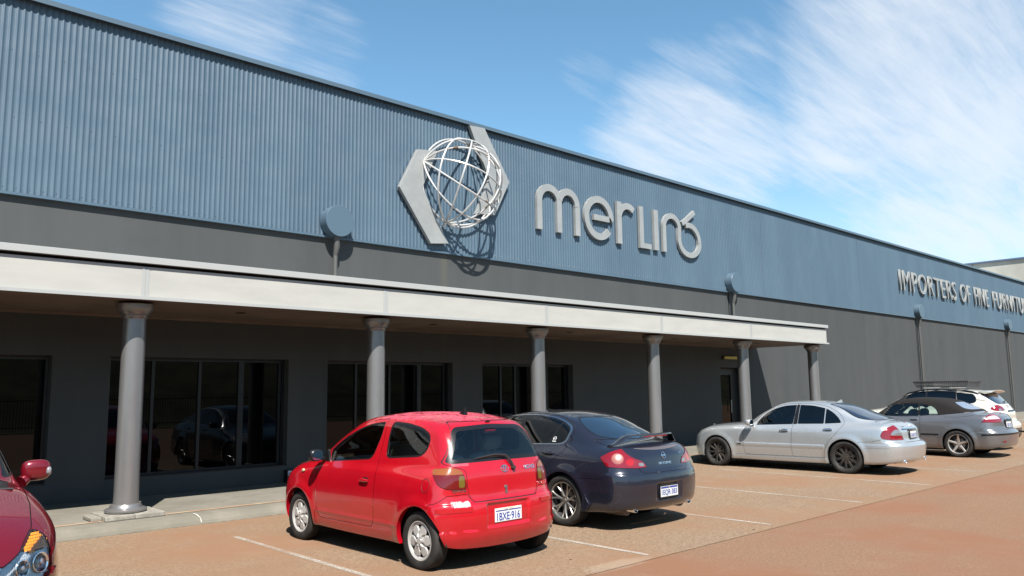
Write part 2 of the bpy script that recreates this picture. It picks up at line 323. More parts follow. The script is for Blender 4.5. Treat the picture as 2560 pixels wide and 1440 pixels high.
# recessed glass door
a, b, z0, z1 = WINS[4]; dr = MB(); y0, y1 = YW+.24, YW+.30
dr.box(a, a+.05, y0, y1, ZP, z1); dr.box(a+.05, b, y0, y1, z1-.22, z1); dr.box(a+.95, a+1.03, y0, y1, ZP, z1-.22); dr.box(a+.05, a+.95, y0, y1, ZP, ZP+.16)
do = BP(dr, 'door', M_FRAME)
MB().add([(a+.05, YW+.27, ZP+.16), (a+.95, YW+.27, ZP+.16), (a+.95, YW+.27, z1-.22), (a+.05, YW+.27, z1-.22)], [(0, 1, 2, 3)]).build('pane', M_WGLASS, do, fix=False)
MB().box(a+1.03, b-.01, YW+.26, YW+.29, ZP, z1-.22).build('door_panel', mat('door_panel_dark', (.012, .012, .013), .5), do)
MB().tube([(a+.88, YW+.20, .95), (a+.88, YW+.20, 1.35)], .012).build('door_handle', mat('steel', (.5, .5, .5), .3, 1.), do)
# corrugated cladding: real rounded ribs
P_, A_ = .0895, .0085
nx = int((X1-X0)/P_)*8; xx = np.linspace(X0, X1, nx+1)
ph = 2*np.pi*(xx-X0)/P_; yy = YW-.048-A_*(np.cos(ph)+.35*np.cos(2*ph))
vs = np.concatenate([np.stack([xx, yy, np.full_like(xx, z)], 1) for z in (4.775, 7.86)]); n = nx+1
me = bpy.data.meshes.new('cladding'); i = np.arange(nx); fc = np.stack([i, i+1, i+1+n, i+n], 1)
me.from_pydata(vs.tolist(), [], fc.tolist()); me.polygons.foreach_set('use_smooth', [True]*len(fc)); me.update()
o = link_mesh('cladding', me, None, M_BLUE); o.parent = bd; o.matrix_parent_inverse = Matrix.Translation((0, -YW, 0))
fl = MB().box(X0, X1, YW-.075, YW-.0675, 4.745, 4.785).box(X0, X1, YW-.0675, YW+.01, 4.745, 4.752)
BP(fl, 'base_flashing', M_BLUEF)
cp = MB()
cp.prism([(YW-.150, 7.815), (YW-.150, 7.897), (YW-.12, 7.912), (YW+.25, 7.93), (YW+.25, 7.80), (YW-.0, 7.80), (YW-.0, 7.87), (YW-.140, 7.87), (YW-.140, 7.815)], X0, X1, 0)
BP(cp, 'parapet_capping', M_BLUEF)
BP(MB().box(X0+.1, X1-.1, YW+.3, YW+29.9, 7.2, 7.3), 'roof', mat('roof_sheet', (.35, .36, .36), .5))
for lx in np.arange(-6.2, 60, .0895*8.5*10): BP(MB().box(lx, lx+.006, YW-.0605, YW-.050, 4.79, 7.80), 'sheet_lap', M_BLUEF)
# screw rows
sc = MB()
for z, st, off in ((4.86, 2, 0), (5.95, 4, 1), (7.0, 4, 0)):
    for i in range(int((30-X0)/P_)):
        if i % st == off:
            x = X0+P_*(i+.5); y = YW-.048-A_*(math.cos(math.pi)+.35)-.001
            if x < 1.5: continue
            vs = [(x+.009*math.cos(t), y-.002, z+.009*math.sin(t)) for t in np.linspace(0, 2*math.pi, 7)[:-1]]; sc.add(vs+[(x, y-.010, z)], [(j, (j+1) % 6, 6) for j in range(6)])
tag(BP(sc, 'cladding_screw', M_BLUEF, fix=False), kind='stuff')
# ---- canopy
YF = 11.02; XC = 23.42
cn = MB().box(-9, XC-.04, YF+.002, YF+.02, 3.02, 3.46).box(XC-.04, XC-.02, YF+.002, YW-.01, 3.02, 3.46)
can = BP(cn, 'canopy', M_FASC)
def CP(mb, name, m, **k):
    o = mb.build(name, m, None, **k); o.parent = can; return o
CP(MB().box(-9, XC+.06, YF-.035, YF-.002, 3.012, 3.055).box(XC-.018, XC+.06, YF, YW-.015, 3.012, 3.055), 'lower_trim', M_TRIM)
CP(MB().box(-9, XC+.02, YF-.055, YF+.05, 3.50, 3.59).box(XC-.05, XC+.02, YF+.05, YW-.012, 3.50, 3.59).box(-9, XC-.05, YF+.05, YW-.012, 3.56, 3.58), 'roof_edge', M_TRIM, bevel=.004)
CP(MB().box(-9, XC-.05, YF+.024, YF+.06, 3.40, 3.498), 'gap_shade_strip', M_DARK)  # near-black strip puts the shade of the gap under the roof edge into colour
CP(MB().box(-9, XC-.045, YF+.022, YW-.012, 3.025, 3.045), 'soffit', M_SOFF)
CP(MB().box(-9, XC-.045, YW-.07, YW-.013, 2.985, 3.024), 'soffit_trim', M_SOFF)
for x in (-.3, 3.54, 7.39, 11.23, 15.06, 19.04):
    CP(MB().box(x-.045, x-.004, YF-.004, YF, 3.056, 3.458).box(x+.004, x+.045, YF-.004, YF, 3.056, 3.458).box(x-.05, x+.05, YF-.058, YF-.0555, 3.502, 3.588), 'fascia_joint', M_TRIM)
for x in (1.3, 5.36, 9.2, 13.05, 17.06, 21.18):
    CP(MB().lathe([(.0, 3.021), (.075, 3.021), (.085, 3.0245)], 20, Matrix.Translation((x, 12.1, 0))), 'downlight', M_DARK)
# ---- columns
CX = [3.57, 7.5, 11.4, 15.28, 19.3, 23.34]; CY = 11.47
def col_prof():
    return [(.158, .24), (.156, .5), (.150, 2.80)], [(.0, .195), (.245, .197), (.262, .215), (.262, .235), (.24, .252), (.205, .26), (.2, .275), (.187, .30), (.158, .31)], [(.150, 2.78), (.165, 2.80), (.168, 2.83), (.19, 2.84), (.20, 2.875), (.225, 2.90), (.245, 2.925), (.248, 2.985), (.21, 3.0), (.0, 3.0)]
sh, ba, ca = col_prof(); first = None
for i, x in enumerate(CX):
    if first is None:
        s_ = MB().lathe(sh, 48).build('column', M_COLM, fix=True); b_ = MB().lathe(ba, 48).build('base', M_COLM, s_); c_ = MB().lathe(ca, 48).build('capital', M_COLM, s_); first = (s_, b_, c_)
        pl = MB().box(-.34, .02, -.33, .33, ZP, .196).box(.025, .40, -.335, .30, ZP, .198).box(-.47, -.344, -.20, .20, ZP, .185)
        p_ = pl.build('plinth', M_PLIN, s_, bevel=.012); first = (s_, b_, c_, p_)
        cur = first
    else:
        s2 = first[0].copy(); COL.objects.link(s2); cur = [s2]
        for ch in first[1:]:
            c2 = ch.copy(); COL.objects.link(c2); c2.parent = s2; cur.append(c2)
    cur[0].parent = bd; cur[0].location = (x, CY-YW, 0); cur[0]['group'] = 'columns holding up the canopy'
# ---- rain heads and downpipes
dx = [7.81, 22.15, 37.68, 50.86]
for i, x in enumerate(dx):
    hz = 5.06; y1 = YW-.30
    if i == 0:
        a = MB().lathe([(0, 0), (.305, 0), (.31, .006), (.31, .235)], 48, Matrix.Translation((0, 0, 0)) @ Matrix.Rotation(math.radians(-90), 4, 'X')).build('rain_head', M_BLUEF, fix=True)
        pp = MB().tube([(0, .12, -.28), (0, .12, -.50), (0, .17, -.66)], [.06, .06, .045], 16).tube([(0, .17, -.60), (0, .17, -4.9)], .045, 16)
        for zz in (-1.9, -3.4): pp.box(-.055, .055, .20, .235, zz, zz+.03)
        mp_ = mat('downpipe_paint', (.055, .055, .052), .5); p_ = pp.build('downpipe', mp_, a); rh = (a, p_); cur = a
        short = MB().tube([(0, .12, -.28), (0, .12, -.50), (0, .17, -.66)], [.06, .06, .045], 16).tube([(0, .17, -.60), (0, .17, -1.48)], .045, 16).build('downpipe_stub', mp_); sm_ = short.data; bpy.data.objects.remove(short); lm_ = p_.data; p_.data = sm_
    else:
        cur = rh[0].copy(); COL.objects.link(cur); p2 = rh[1].copy(); COL.objects.link(p2); p2.parent = cur
        if i > 1: p2.data = lm_
    cur.parent = bd; cur.location = (x, y1-YW, hz); cur['group'] = 'round rain heads along the cladding'
# wall control joints
for jx, jz in ((37.60, .14), (50.78, .14), (22.07, 3.6)): BP(MB().box(jx, jx+.045, YW-.0015, YW+.01, jz, 4.74), 'wall_joint', M_DARK)
# building behind on the far right
fb = tag(empty('concrete_building', (60, 30, 0)), 'taller pale concrete building rising behind the far end of the blue parapet', 'building')
MB().box(0, 40, -16.2, 40, 0, 9.95).build('wall', M_FAR, fb)
MB().box(-.12, 40.1, -16.3, 40.1, 9.955, 10.06).build('roof_edge', mat('navy_flashing', (.06, .09, .15), .4), fb)
MB().box(-.006, -.001, -12.44, -12.41, 7, 9.94).build('panel_joint', M_DARK, fb)
# yellow bulkhead lamp over the door
lp = tag(empty('wall_lamp', (21.95, YW, 2.665)), 'yellow strip lamp on the shaded wall above the glass door', 'lamp')
MB().box(-.42, .42, -.05, -.001, -.05, .055).build('housing', M_FRAME, lp, bevel=.008)
MB().box(-.38, .38, -.11, -.052, -.045, .045).build('diffuser', M_YEL, lp, bevel=.015)
# small meter box at the foot of the wall
bx = tag(empty('outlet_box', (7.03, YW, 0)), 'small dark box with a white label at the foot of the wall', 'box')
MB().box(-.13, .13, -.14, -.001, ZP, .36).build('housing', M_FRAME, bx, bevel=.008)
MB().box(-.12, .06, -.1435, -.1405, .27, .35).build('label_plate', mat('label_white', (.42, .44, .46), .5), bx)
me, a = text_mesh('METER', .045, .0004, sx=.9); o = link_mesh('lettering', me, bx, mat('ink_blue', (.02, .05, .22), .5)); o.rotation_euler = (math.radians(90), 0, 0); o.location = (-.115, -.1445, .29)

# ================================================================== signs on the cladding
YS = YW-.062
def stroke_poly(pts, w):
    """flat ended stroke around a polyline (2D)"""
    P = [Vector(p) for p in pts]; P = [p for i, p in enumerate(P) if i == 0 or (p-P[i-1]).length > .004]; Lf, Rt = [], []
    for i, p in enumerate(P):
        t = (P[min(i+1, len(P)-1)]-P[max(i-1, 0)]).normalized(); nrm = Vector((-t.y, t.x)); Lf.append(p+nrm*w/2); Rt.append(p-nrm*w/2)
    return Lf, Rt
def arc(cx, cz, rx, rz, a0, a1, n=18): return [(cx+rx*math.cos(math.radians(a0+(a1-a0)*i/n)), cz+rz*math.sin(math.radians(a0+(a1-a0)*i/n))) for i in range(n+1)]
def stroke(mb, pts, w, y0, y1):
    Lf, Rt = stroke_poly(pts, w); n = len(Lf)
    vs = [(p.x, y, p.y) for y in (y0, y1) for p in Lf+Rt]; fs = []
    for i in range(n-1):
        fs += [(i, i+1, n+i+1, n+i), (2*n+i, 3*n+i, 3*n+i+1, 2*n+i+1), (i, 2*n+i, 2*n+i+1, i+1), (n+i, n+i+1, 3*n+i+1, 3*n+i)]
    fs += [(0, n, 3*n, 2*n), (n-1, 3*n-1, 4*n-1, 2*n-1)]
    mb.add(vs, fs)
sg = tag(empty('wall_lettering', (13.4, YS, 5.67)), 'big silver lowercase name letters standing off the blue cladding right of the globe', 'sign', 'raised lettering on the cladding')
WS = .185; y0, y1 = YS-.085, YS-.005
def letter(strokes):
    mb = MB()
    for j, (pts, w_) in enumerate(strokes): stroke(mb, [(x, z) for x, z in pts], w_, y0-j*.0025, y1)
    o = mb.build('letter', M_SIGN); o.parent = sg; o.matrix_parent_inverse = Matrix.Translation((-13.4, -YS, -5.67)); return o
zb = 5.67
# m
letter([([(13.475, zb), (13.475, 6.42)]+arc(13.83, 6.42, .355, .35, 180, 15)+[(14.18, 6.46), (14.185, zb)], .175),
        (arc(14.52, 6.42, .335, .35, 165, 0)+[(14.86, 6.42), (14.86, zb)], .175)])
# e
letter([([(16.20, 6.275)]+arc(15.715, 6.26, .50, .505, 3, 360-38, 44), .18), ([(15.50, 6.265), (16.125, 6.265)], .15)])
# r
letter([([(16.56, 6.84), (16.56, zb)], .19), (arc(16.93, 6.38, .37, .38, 172, 48), .175)])
# L
letter([([(17.535, 6.85), (17.535, 5.66)], .175), ([(17.62, 5.735), (17.96, 5.735)], .145)])
# I
letter([([(18.21, 6.85), (18.21, zb)], .20)])
# n flowing into the curled o
nn = [(18.60, zb), (18.60, 6.38)]+arc(18.985, 6.42, .385, .36, 180, 10, 16)+[(19.355, 6.36), (19.345, 6.24)]
nn += arc(19.87, 6.12, .525, .42, 180, 360, 26)+arc(19.87, 6.12, .52, .50, 0, 110, 16)
letter([(nn, .16), ([(19.50, 6.62), (19.80, 6.80), (20.17, 7.06)], .14)])
# importers lettering
sg2 = tag(empty('wall_lettering', (35.85, YS, 5.87)), 'row of silver capitals spelling the trade line at the far end of the cladding', 'sign', 'raised lettering on the cladding')
for word, xa, xb in (('IMPORTERS', 35.80, 43.05), ('OF', 43.50, 45.05), ('FINE', 45.68, 48.0), ('FURNITURE', 48.72, 56.2)):
    me, a = text_mesh(word, 1.3, .05, 0.006, space=1.02); bpy.data.meshes.remove(me)
    x = a[:, 0].min(); W_ = a[:, 0].max()-x; sx = (xb-xa)/W_; zs = .95/(a[:, 1].max()-a[:, 1].min())
    # letter by letter, keeping the word's own spacing
    pen = 0.
    for i, chh in enumerate(word):
        if i:
            m0, a0 = text_mesh(word[:i]+'I', 1.3, 0); m1, a1 = text_mesh('I', 1.3, 0)
            pen = (a0[:, 0].max()-a1[:, 0].max()); bpy.data.meshes.remove(m0); bpy.data.meshes.remove(m1)
        me, a1 = text_mesh(chh, 1.3, .030, -.004); b_ = a1.copy(); cx_ = (a1[:, 0].max()+a1[:, 0].min())/2; b_[:, 0] = a1[:, 0]
        b_[:, 0] = ((a1[:, 0]-cx_)*.90+cx_+pen-x)*sx+xa; b_[:, 1] = (a1[:, 1]-a[:, 1].min())*zs+5.87
        c_ = np.stack([b_[:, 0]-35.85, -a1[:, 2]-.065, b_[:, 1]-5.87], 1); me.vertices.foreach_set('co', c_.ravel()); me.update()
        o = link_mesh('letter', me, sg2, M_SIGN)
# globe emblem
gl = tag(empty('globe_emblem', (10.86, YS, 6.36)), 'large rusting silver wire globe between two angular brackets high on the blue cladding', 'sign')
HL = [(9.737, 6.92), (10.285, 6.99), (9.868, 6.089), (10.58, 4.953), (10.102, 4.90), (9.272, 6.019)]
HR = [(2*10.86-x, 2*6.36-z) for x, z in HL]
HR = [(11.965, 5.79), (11.37, 5.738), (11.80, 6.62), (11.202, 7.79), (11.66, 7.815), (12.43, 6.66)]
for H_ in (HL, HR): MB().prism([(x-10.86, z-6.36) for x, z in H_], -.12, -.03, 1).build('bracket', M_SIGN, gl, bevel=.006)
ang = math.radians(19.5); pax = Vector((math.sin(ang), 0, math.cos(ang))); qax = Vector((-math.cos(ang), 0, math.sin(ang))); oax = Vector((0, -1, 0))
for axis, oth in ((pax, qax), (qax, pax)):
    for j in range(7):
        th = math.radians(30*j); e = oth*math.cos(th)+oax*math.sin(th)
        if j in (0, 6) and axis is qax: continue
        n_ = 36; pts = [(axis*math.cos(math.pi*i/n_)+e*math.sin(math.pi*i/n_))*1.0 for i in range(n_+1)]
        rg = MB().tube([p+Vector((0, -.10, 0)) for p in pts], .021, 8).build('hoop', M_TUBE, gl)
for e_, k_ in ((pax, -1.08), (qax, 1.), (qax, -1.), (pax, 1.)): MB().tube([Vector((0, -.02, 0))+e_*k_, Vector((0, -.12, 0))+e_*math.copysign(.98, k_)], .028).build('stub', M_TUBE, gl)

# ================================================================== what stands behind the camera (seen mirrored in the windows)
sheet('verge', -90, 140, -60, -15.5, .03, mat('verge_grass', (.035, .05, .015), .95))
bm_ = MB(); nxb = 60
for i in range(nxb+1):
    x = -90+230*i/nxb
    for yy_, zz_ in ((-17.2, .03), (-19, .5), (-23, 2.6), (-28, 5.2), (-34, 7.4), (-42, 8.2), (-60, 8.0)): bm_.v.append((x, yy_+.8*math.sin(i*1.3), zz_*(1+.10*math.sin(i*.9+yy_))))
bm_.f = [(7*i+j, 7*i+j+7, 7*i+j+8, 7*i+j+1) for i in range(nxb) for j in range(6)]; bm_.sm = [True]*len(bm_.f)
m, q = nmat('bank_grass', (.02, .025, .008), .95); c = q.coord(); q.link(q.mix(q.ramp(q.noise(c, .5, 7, .7), .35, .65), (.012, .018, .006), (.050, .045, .018)), q.b.inputs['Base Color'])
tag(bm_.build('grass_bank', m, fix=False), kind='structure')
fn = tag(empty('picket_fence', (0, -15.5, 0)), 'black metal picket fence along the far side of the car park', 'fence')
f_ = MB()
for x in np.arange(-40, 60, .13): f_.box(x-.009, x+.009, -.009, .009, .08, 1.75)
tag(f_.build('picket', mat('fence_black', (.012, .012, .012), .5), fn, fix=False), kind='stuff')
MB().box(-40, 60, -.018, .018, .25, .29).build('rail', MATS['fence_black'], fn); MB().box(-40, 60, -.018, .018, 1.50, 1.54).build('rail', MATS['fence_black'], fn)
# ================================================================== car surface engine
def pchip(keys):
    x = np.array([k[0] for k in keys], float); y = np.array([k[1] for k in keys], float); h = np.diff(x); d = np.diff(y)/h
    m = np.zeros_like(y); m[0], m[-1] = d[0], d[-1]
    for i in range(1, len(x)-1):
        if d[i-1]*d[i] > 0: w1, w2 = 2*h[i]+h[i-1], h[i]+2*h[i-1]; m[i] = (w1+w2)/(w1/d[i-1]+w2/d[i])
    def f(t):
        t = np.asarray(t, float); tc_ = np.clip(t, x[0], x[-1]); i = np.clip(np.searchsorted(x, tc_)-1, 0, len(h)-1); s = (tc_-x[i])/h[i]
        r = (2*s**3-3*s**2+1)*y[i]+(s**3-2*s**2+s)*h[i]*m[i]+(-2*s**3+3*s**2)*y[i+1]+(s**3-s**2)*h[i]*m[i+1]
        return r+np.where(t < x[0], (t-x[0])*m[0], 0)+np.where(t > x[-1], (t-x[-1])*m[-1], 0)
    return f
def smax(a, b, k):
    h = np.maximum(k-np.abs(a-b), 0)/k; return np.maximum(a, b)+h*h*k*.25
def smin(a, b, k): return -smax(-a, -b, k)
def sbox(x, a, b, e):      # smooth window 0..1
    return np.clip((x-a)/e+.5, 0, 1)*np.clip((b-x)/e+.5, 0, 1)
def sm(t): t = np.clip(t, 0, 1); return t*t*(3-2*t)
class Shape:
    """closed car skin as a field: negative inside. x rearward from the nose, y to the car's right, z up"""
    def __init__(s, **k):
        s.__dict__.update(dict(kt=.09, kr=.14, kf=.16, ks=.05, kg=.07, kgr=.12, kb=.06, crown=.03, rcurve=.10, fcurve=.22, cf=.35, cr=.25, gcrown=.045, arch_r=.33, flare=.012, disp=None, gplan=None, zb0=.18))
        s.__dict__.update(k)
        for n in ('top', 'hw', 'tuck', 'xr', 'xf', 'gz', 'gw', 'zb'):
            v = getattr(s, n); setattr(s, n, pchip(v) if isinstance(v, (list, tuple)) else v)
        e = .01; s._tops = lambda x: 1/np.sqrt(1+((s.top(x+e)-s.top(x-e))/(2*e))**2); s._gzs = lambda x: 1/np.sqrt(1+((s.gz(x+e)-s.gz(x-e))/(2*e))**2)
    def F(s, P):
        x, y, z = P[:, 0], P[:, 1], P[:, 2]; ay = np.abs(y); W = s.W
        hw = s.hw(x)-s.tuck(z)
        for xa in s.axles:
            r = np.hypot(x-xa, z-s.wr); hw = hw+s.flare*np.exp(-((r-s.arch_r-.01)/.07)**2)*(z < s.wr+s.arch_r+.2)
        side = ay-hw
        yr = np.clip(ay/W, 0, 1.1)
        top = (z-s.top(x)+s.crown*yr**2+s.crown*.8*yr**6)*s._tops(x)
        rear = x-s.xr(z)+s.rcurve*yr**2.6; front = s.xf(z)+s.fcurve*yr**2.4-x
        low = smax(side, top, s.kt); low = smax(low, rear, s.kr); low = smax(low, front, s.kf); low = smax(low, s.zb(x)-z, s.kb)
        xm = s.xm; c = np.where(x < xm, -s.cf, s.cr)*sm(np.abs(x-xm)/.5)
        xx = x+c*y*y
        gt = (z-s.gz(xx)+s.gcrown*(ay/.6)**2)*s._gzs(xx)
        t = np.maximum(z-s.zbelt, -.05); gside = (ay-(s.gw(x)-s.tum*t-s.tum2*t*np.abs(t)))/math.sqrt(1+s.tum**2)
        g = smax(gside, gt, s.kg)
        g = smax(g, rear if s.hatch else rear+.07, s.kgr)
        f = smin(low, g, s.ks)
        if s.disp is not None: f = s.disp(f, x, y, z)
        return f
    def normal(s, P):
        e = .003; N_ = np.empty_like(P)
        for i in range(3):
            d = np.zeros(3); d[i] = e; N_[:, i] = s.F(P+d)-s.F(P-d)
        return N_/np.maximum(np.linalg.norm(N_, axis=1, keepdims=True), 1e-9)
    def cast(s, O, D, t1, n=26):
        """from inside point O along D: crossing"""
        a = np.zeros(len(O)); b = np.full(len(O), t1)
        for _ in range(n):
            m = (a+b)/2; ins = s.F(O+D*m[:, None]) < 0; a = np.where(ins, m, a); b = np.where(ins, b, m)
        return O+D*((a+b)/2)[:, None]
    def hit(s, o, d, tmax=4., step=.01):
        """first surface hit along a ray from outside"""
        o = np.asarray(o, float); d = np.asarray(d, float); d = d/np.linalg.norm(d); t = np.arange(0, tmax, step); v = s.F(o+t[:, None]*d); i = np.argmax(v < 0)
        if v[i] >= 0: return None
        a, b = t[max(i-1, 0)], t[i]
        for _ in range(20):
            m = (a+b)/2
            if s.F((o+m*d)[None])[0] < 0: b = m
            else: a = m
        return o+a*d
    def mesh(s, h=.02):
        Lx, W, zl, zh, zc = s.L, s.W+.06, s.zb0, s.H+.05, s.zc
        nx, ny, nz = int(Lx/h), int(2*W/h), int((zh-zl)/h)
        X = np.linspace(-.05, Lx+.05, nx+1)
        per = [(-W, z) for z in np.linspace(zl, zh, nz+1)]+[(y, zh) for y in np.linspace(-W, W, ny+1)[1:-1]]+[(W, z) for z in np.linspace(zh, zl, nz+1)]
        per = np.array(per); m = len(per)
        P = np.empty((nx+1, m, 3)); P[:, :, 0] = X[:, None]; P[:, :, 1] = per[None, :, 0]; P[:, :, 2] = per[None, :, 1]
        parts = [(P, False)]
        Y = np.linspace(-W, W, ny+1); Z = np.linspace(zl, zh, nz+1)
        for xx_, fl in ((-.05, True), (Lx+.05, False)):
            G = np.empty((ny+1, nz+1, 3)); G[:, :, 0] = xx_; G[:, :, 1] = Y[:, None]; G[:, :, 2] = Z[None]; parts.append((G, fl))
        V, T = [], []; off = 0
        for G, fl in parts:
            a, b, _ = G.shape; p = G.reshape(-1, 3); O = np.stack([np.clip(p[:, 0], s.q0, s.L-s.q1), np.zeros(len(p)), np.full(len(p), zc)], 1)
            D = p-O; ln = np.linalg.norm(D, axis=1); D = D/ln[:, None]
            q = s.cast(O, D, ln.max()*1.05) if False else s._castn(O, D, ln)
            V.append(q); i, j = np.meshgrid(np.arange(a-1), np.arange(b-1), indexing='ij'); i0 = off+i*b+j; i1 = i0+b
            quad = np.stack([i0, i1, i1+1, i0+1], -1).reshape(-1, 4)
            if fl: quad = quad[:, ::-1]
            T.append(np.concatenate([quad[:, [0, 1, 2]], quad[:, [0, 2, 3]]])); off += a*b
        V = np.concatenate(V); T = np.concatenate(T); N_ = s.normal(V)
        fn = np.cross(V[T[:, 1]]-V[T[:, 0]], V[T[:, 2]]-V[T[:, 0]]); bad = (fn*N_[T[:, 0]]).sum(1) < 0; T[bad] = T[bad][:, ::-1]
        return [V, N_, T]
    def _castn(s, O, D, ln):
        a = np.zeros(len(O)); b = ln*1.02
        for _ in range(24):
            m = (a+b)/2; ins = s.F(O+D*m[:, None]) < 0; a = np.where(ins, m, a); b = np.where(ins, b, m)
        return O+D*((a+b)/2)[:, None]
def clip(M, g):
    """split triangle mesh by scalar g per vertex: (g<0 part, g>=0 part, cut segments)"""
    V, N_, T = M; s = g[T] < 0; c = s.sum(1)
    cut = T[(c > 0) & (c < 3)]; sc_ = s[(c > 0) & (c < 3)]; one = sc_.sum(1) == 1
    lone_in = one; idx = np.where(one, np.argmax(sc_, 1), np.argmin(sc_, 1))
    r = np.arange(len(cut)); A = cut[r, idx]; B = cut[r, (idx+1) % 3]; C = cut[r, (idx+2) % 3]
    def ip(a, b):
        t = (g[a]/(g[a]-g[b]))[:, None]; v = V[a]+(V[b]-V[a])*t; n = N_[a]+(N_[b]-N_[a])*t; n /= np.maximum(np.linalg.norm(n, axis=1, keepdims=True), 1e-9); return v, n
    v1, n1 = ip(A, B); v2, n2 = ip(A, C); k = len(cut); b0 = len(V); i1 = b0+np.arange(k); i2 = i1+k
    V2 = np.concatenate([V, v1, v2]); N2 = np.concatenate([N_, n1, n2])
    tl = np.stack([A, i1, i2], 1); q1 = np.stack([i1, B, C], 1); q2 = np.stack([i1, C, i2], 1)
    ins = np.concatenate([T[c == 3], tl[lone_in], q1[~lone_in], q2[~lone_in]]); outs = np.concatenate([T[c == 0], tl[~lone_in], q1[lone_in], q2[lone_in]])
    return compact(V2, N2, ins), compact(V2, N2, outs), (v1, v2, n1, n2)
def join(A, B):
    return [np.concatenate([A[0], B[0]]), np.concatenate([A[1], B[1]]), np.concatenate([A[2], B[2]+len(A[0])])]
def _clip_g(M, g, gap):
    """clip by g<gap and carry g along as an extra column"""
    V, N_, T = M; V4 = np.concatenate([V, g[:, None]], 1); a, b, _ = clip([V4, N_, T], g-gap)
    return ([a[0][:, :3], a[1], a[2]], a[0][:, 3]), [b[0][:, :3], b[1], b[2]]
def compact(V, N_, T):
    u, inv = np.unique(T, return_inverse=True); return [V[u], N_[u], inv.reshape(-1, 3)]
def sdf_poly(Q, poly):
    """signed distance (neg inside) of 2D points to polygon"""
    poly = np.asarray(poly, float); out = np.full(len(Q), 9.); lo, hi = poly.min(0)-.12, poly.max(0)+.12
    sel = np.where((Q[:, 0] > lo[0]) & (Q[:, 0] < hi[0]) & (Q[:, 1] > lo[1]) & (Q[:, 1] < hi[1]))[0]
    if not len(sel): return out
    q = Q[sel]; d = np.full(len(q), 9.); ins = np.zeros(len(q), bool); n = len(poly)
    for i in range(n):
        a, b = poly[i], poly[(i+1) % n]; e = b-a; w_ = q-a; L2 = max(e@e, 1e-12); t = np.clip((w_@e)/L2, 0, 1); d = np.minimum(d, np.hypot(*(w_-t[:, None]*e).T))
        c = (a[1] > q[:, 1]) != (b[1] > q[:, 1]); xi = a[0]+(q[:, 1]-a[1])*(e[0])/(e[1] if abs(e[1]) > 1e-12 else 1e-12); ins ^= c & (q[:, 0] < xi)
    out[sel] = np.where(ins, -d, d); return out
def rounded(poly, r, n=6):
    """round polygon corners; r scalar or per-corner list"""
    P = [np.array(p, float) for p in poly]; out = []; k = len(P)
    for i in range(k):
        a, b, c = P[i-1], P[i], P[(i+1) % k]; rr = r[i] if isinstance(r, (list, tuple)) else r
        u, v = a-b, c-b; lu, lv = np.linalg.norm(u), np.linalg.norm(v); d = min(rr, lu*.48, lv*.48)
        p0, p2 = b+u/lu*d, b+v/lv*d
        for j in range(n+1): t = j/n; out.append((1-t)**2*p0+2*t*(1-t)*b+t*t*p2)
    return np.array(out)
def smooth_loop(pts, n=6):
    """closed Catmull-Rom"""
    P = np.array(pts, float); k = len(P); out = []
    for i in range(k):
        p0, p1, p2, p3 = P[i-1], P[i], P[(i+1) % k], P[(i+2) % k]
        for j in range(n): t = j/n; out.append(.5*((2*p1)+(-p0+p2)*t+(2*p0-5*p1+4*p2-p3)*t*t+(-p0+3*p1-3*p2+p3)*t**3))
    return np.array(out)
def view2d(V, view, L_):
    if view in ('L', 'R'): return V[:, [0, 2]]
    if view in ('rear', 'front'): return V[:, [1, 2]]
    if view == 'top': return V[:, [0, 1]]
    if view == 'CL': return np.stack([(V[:, 0]-L_)*.7071+V[:, 1]*.7071, V[:, 2]], 1)      # rear left corner seen at 45 deg
    if view == 'CR': return np.stack([-(V[:, 0]-L_)*.7071+V[:, 1]*.7071, V[:, 2]], 1)
    if view == 'FL': return np.stack([V[:, 0]*.7071-V[:, 1]*.7071, V[:, 2]], 1)
    if view == 'FR': return np.stack([V[:, 0]*.7071+V[:, 1]*.7071, V[:, 2]], 1)
def in_view(V, N_, view, L_):
    x, y = V[:, 0], V[:, 1]
    if view == 'L': return (y < -.3) & (N_[:, 1] < .05)
    if view == 'R': return (y > .3) & (N_[:, 1] > -.05)
    if view == 'rear': return (x > L_*.55) & (N_[:, 0] > -.05)
    if view == 'front': return (x < L_*.5) & (N_[:, 0] < .05)
    if view == 'top': return (N_[:, 2] > .25)
    if view == 'CL': return (x > L_*.6) & (N_[:, 0]-N_[:, 1] > .0) & (y < .0)
    if view == 'CR': return (x > L_*.6) & (N_[:, 0]+N_[:, 1] > .0) & (y > .0)
    if view == 'FL': return (x < L_*.4) & (y < 0) & (-N_[:, 0]-N_[:, 1] > 0)
    if view == 'FR': return (x < L_*.4) & (y > 0) & (-N_[:, 0]+N_[:, 1] > 0)
def field(M, view, poly, L_):
    g = sdf_poly(view2d(M[0], view, L_), poly); return np.where(in_view(M[0], M[1], view, L_), g, 9.)
def skin_object(name, M, mats_, parent, off=0.):
    V, N_, T = M
    if len(T) == 0: return None
    if off: V = V+N_*off
    me = bpy.data.meshes.new(name); nv, nt_ = len(V), len(T)
    me.vertices.add(nv); me.vertices.foreach_set('co', V.astype(np.float32).ravel())
    me.loops.add(nt_*3); me.loops.foreach_set('vertex_index', T.astype(np.int32).ravel())
    me.polygons.add(nt_); me.polygons.foreach_set('loop_start', np.arange(0, nt_*3, 3, dtype=np.int32)); me.polygons.foreach_set('loop_total', np.full(nt_, 3, dtype=np.int32))
    me.polygons.foreach_set('use_smooth', np.ones(nt_, bool)); me.update(calc_edges=True)
    me.normals_split_custom_set_from_vertices(N_.astype(np.float32))
    return link_mesh(name, me, parent, mats_)
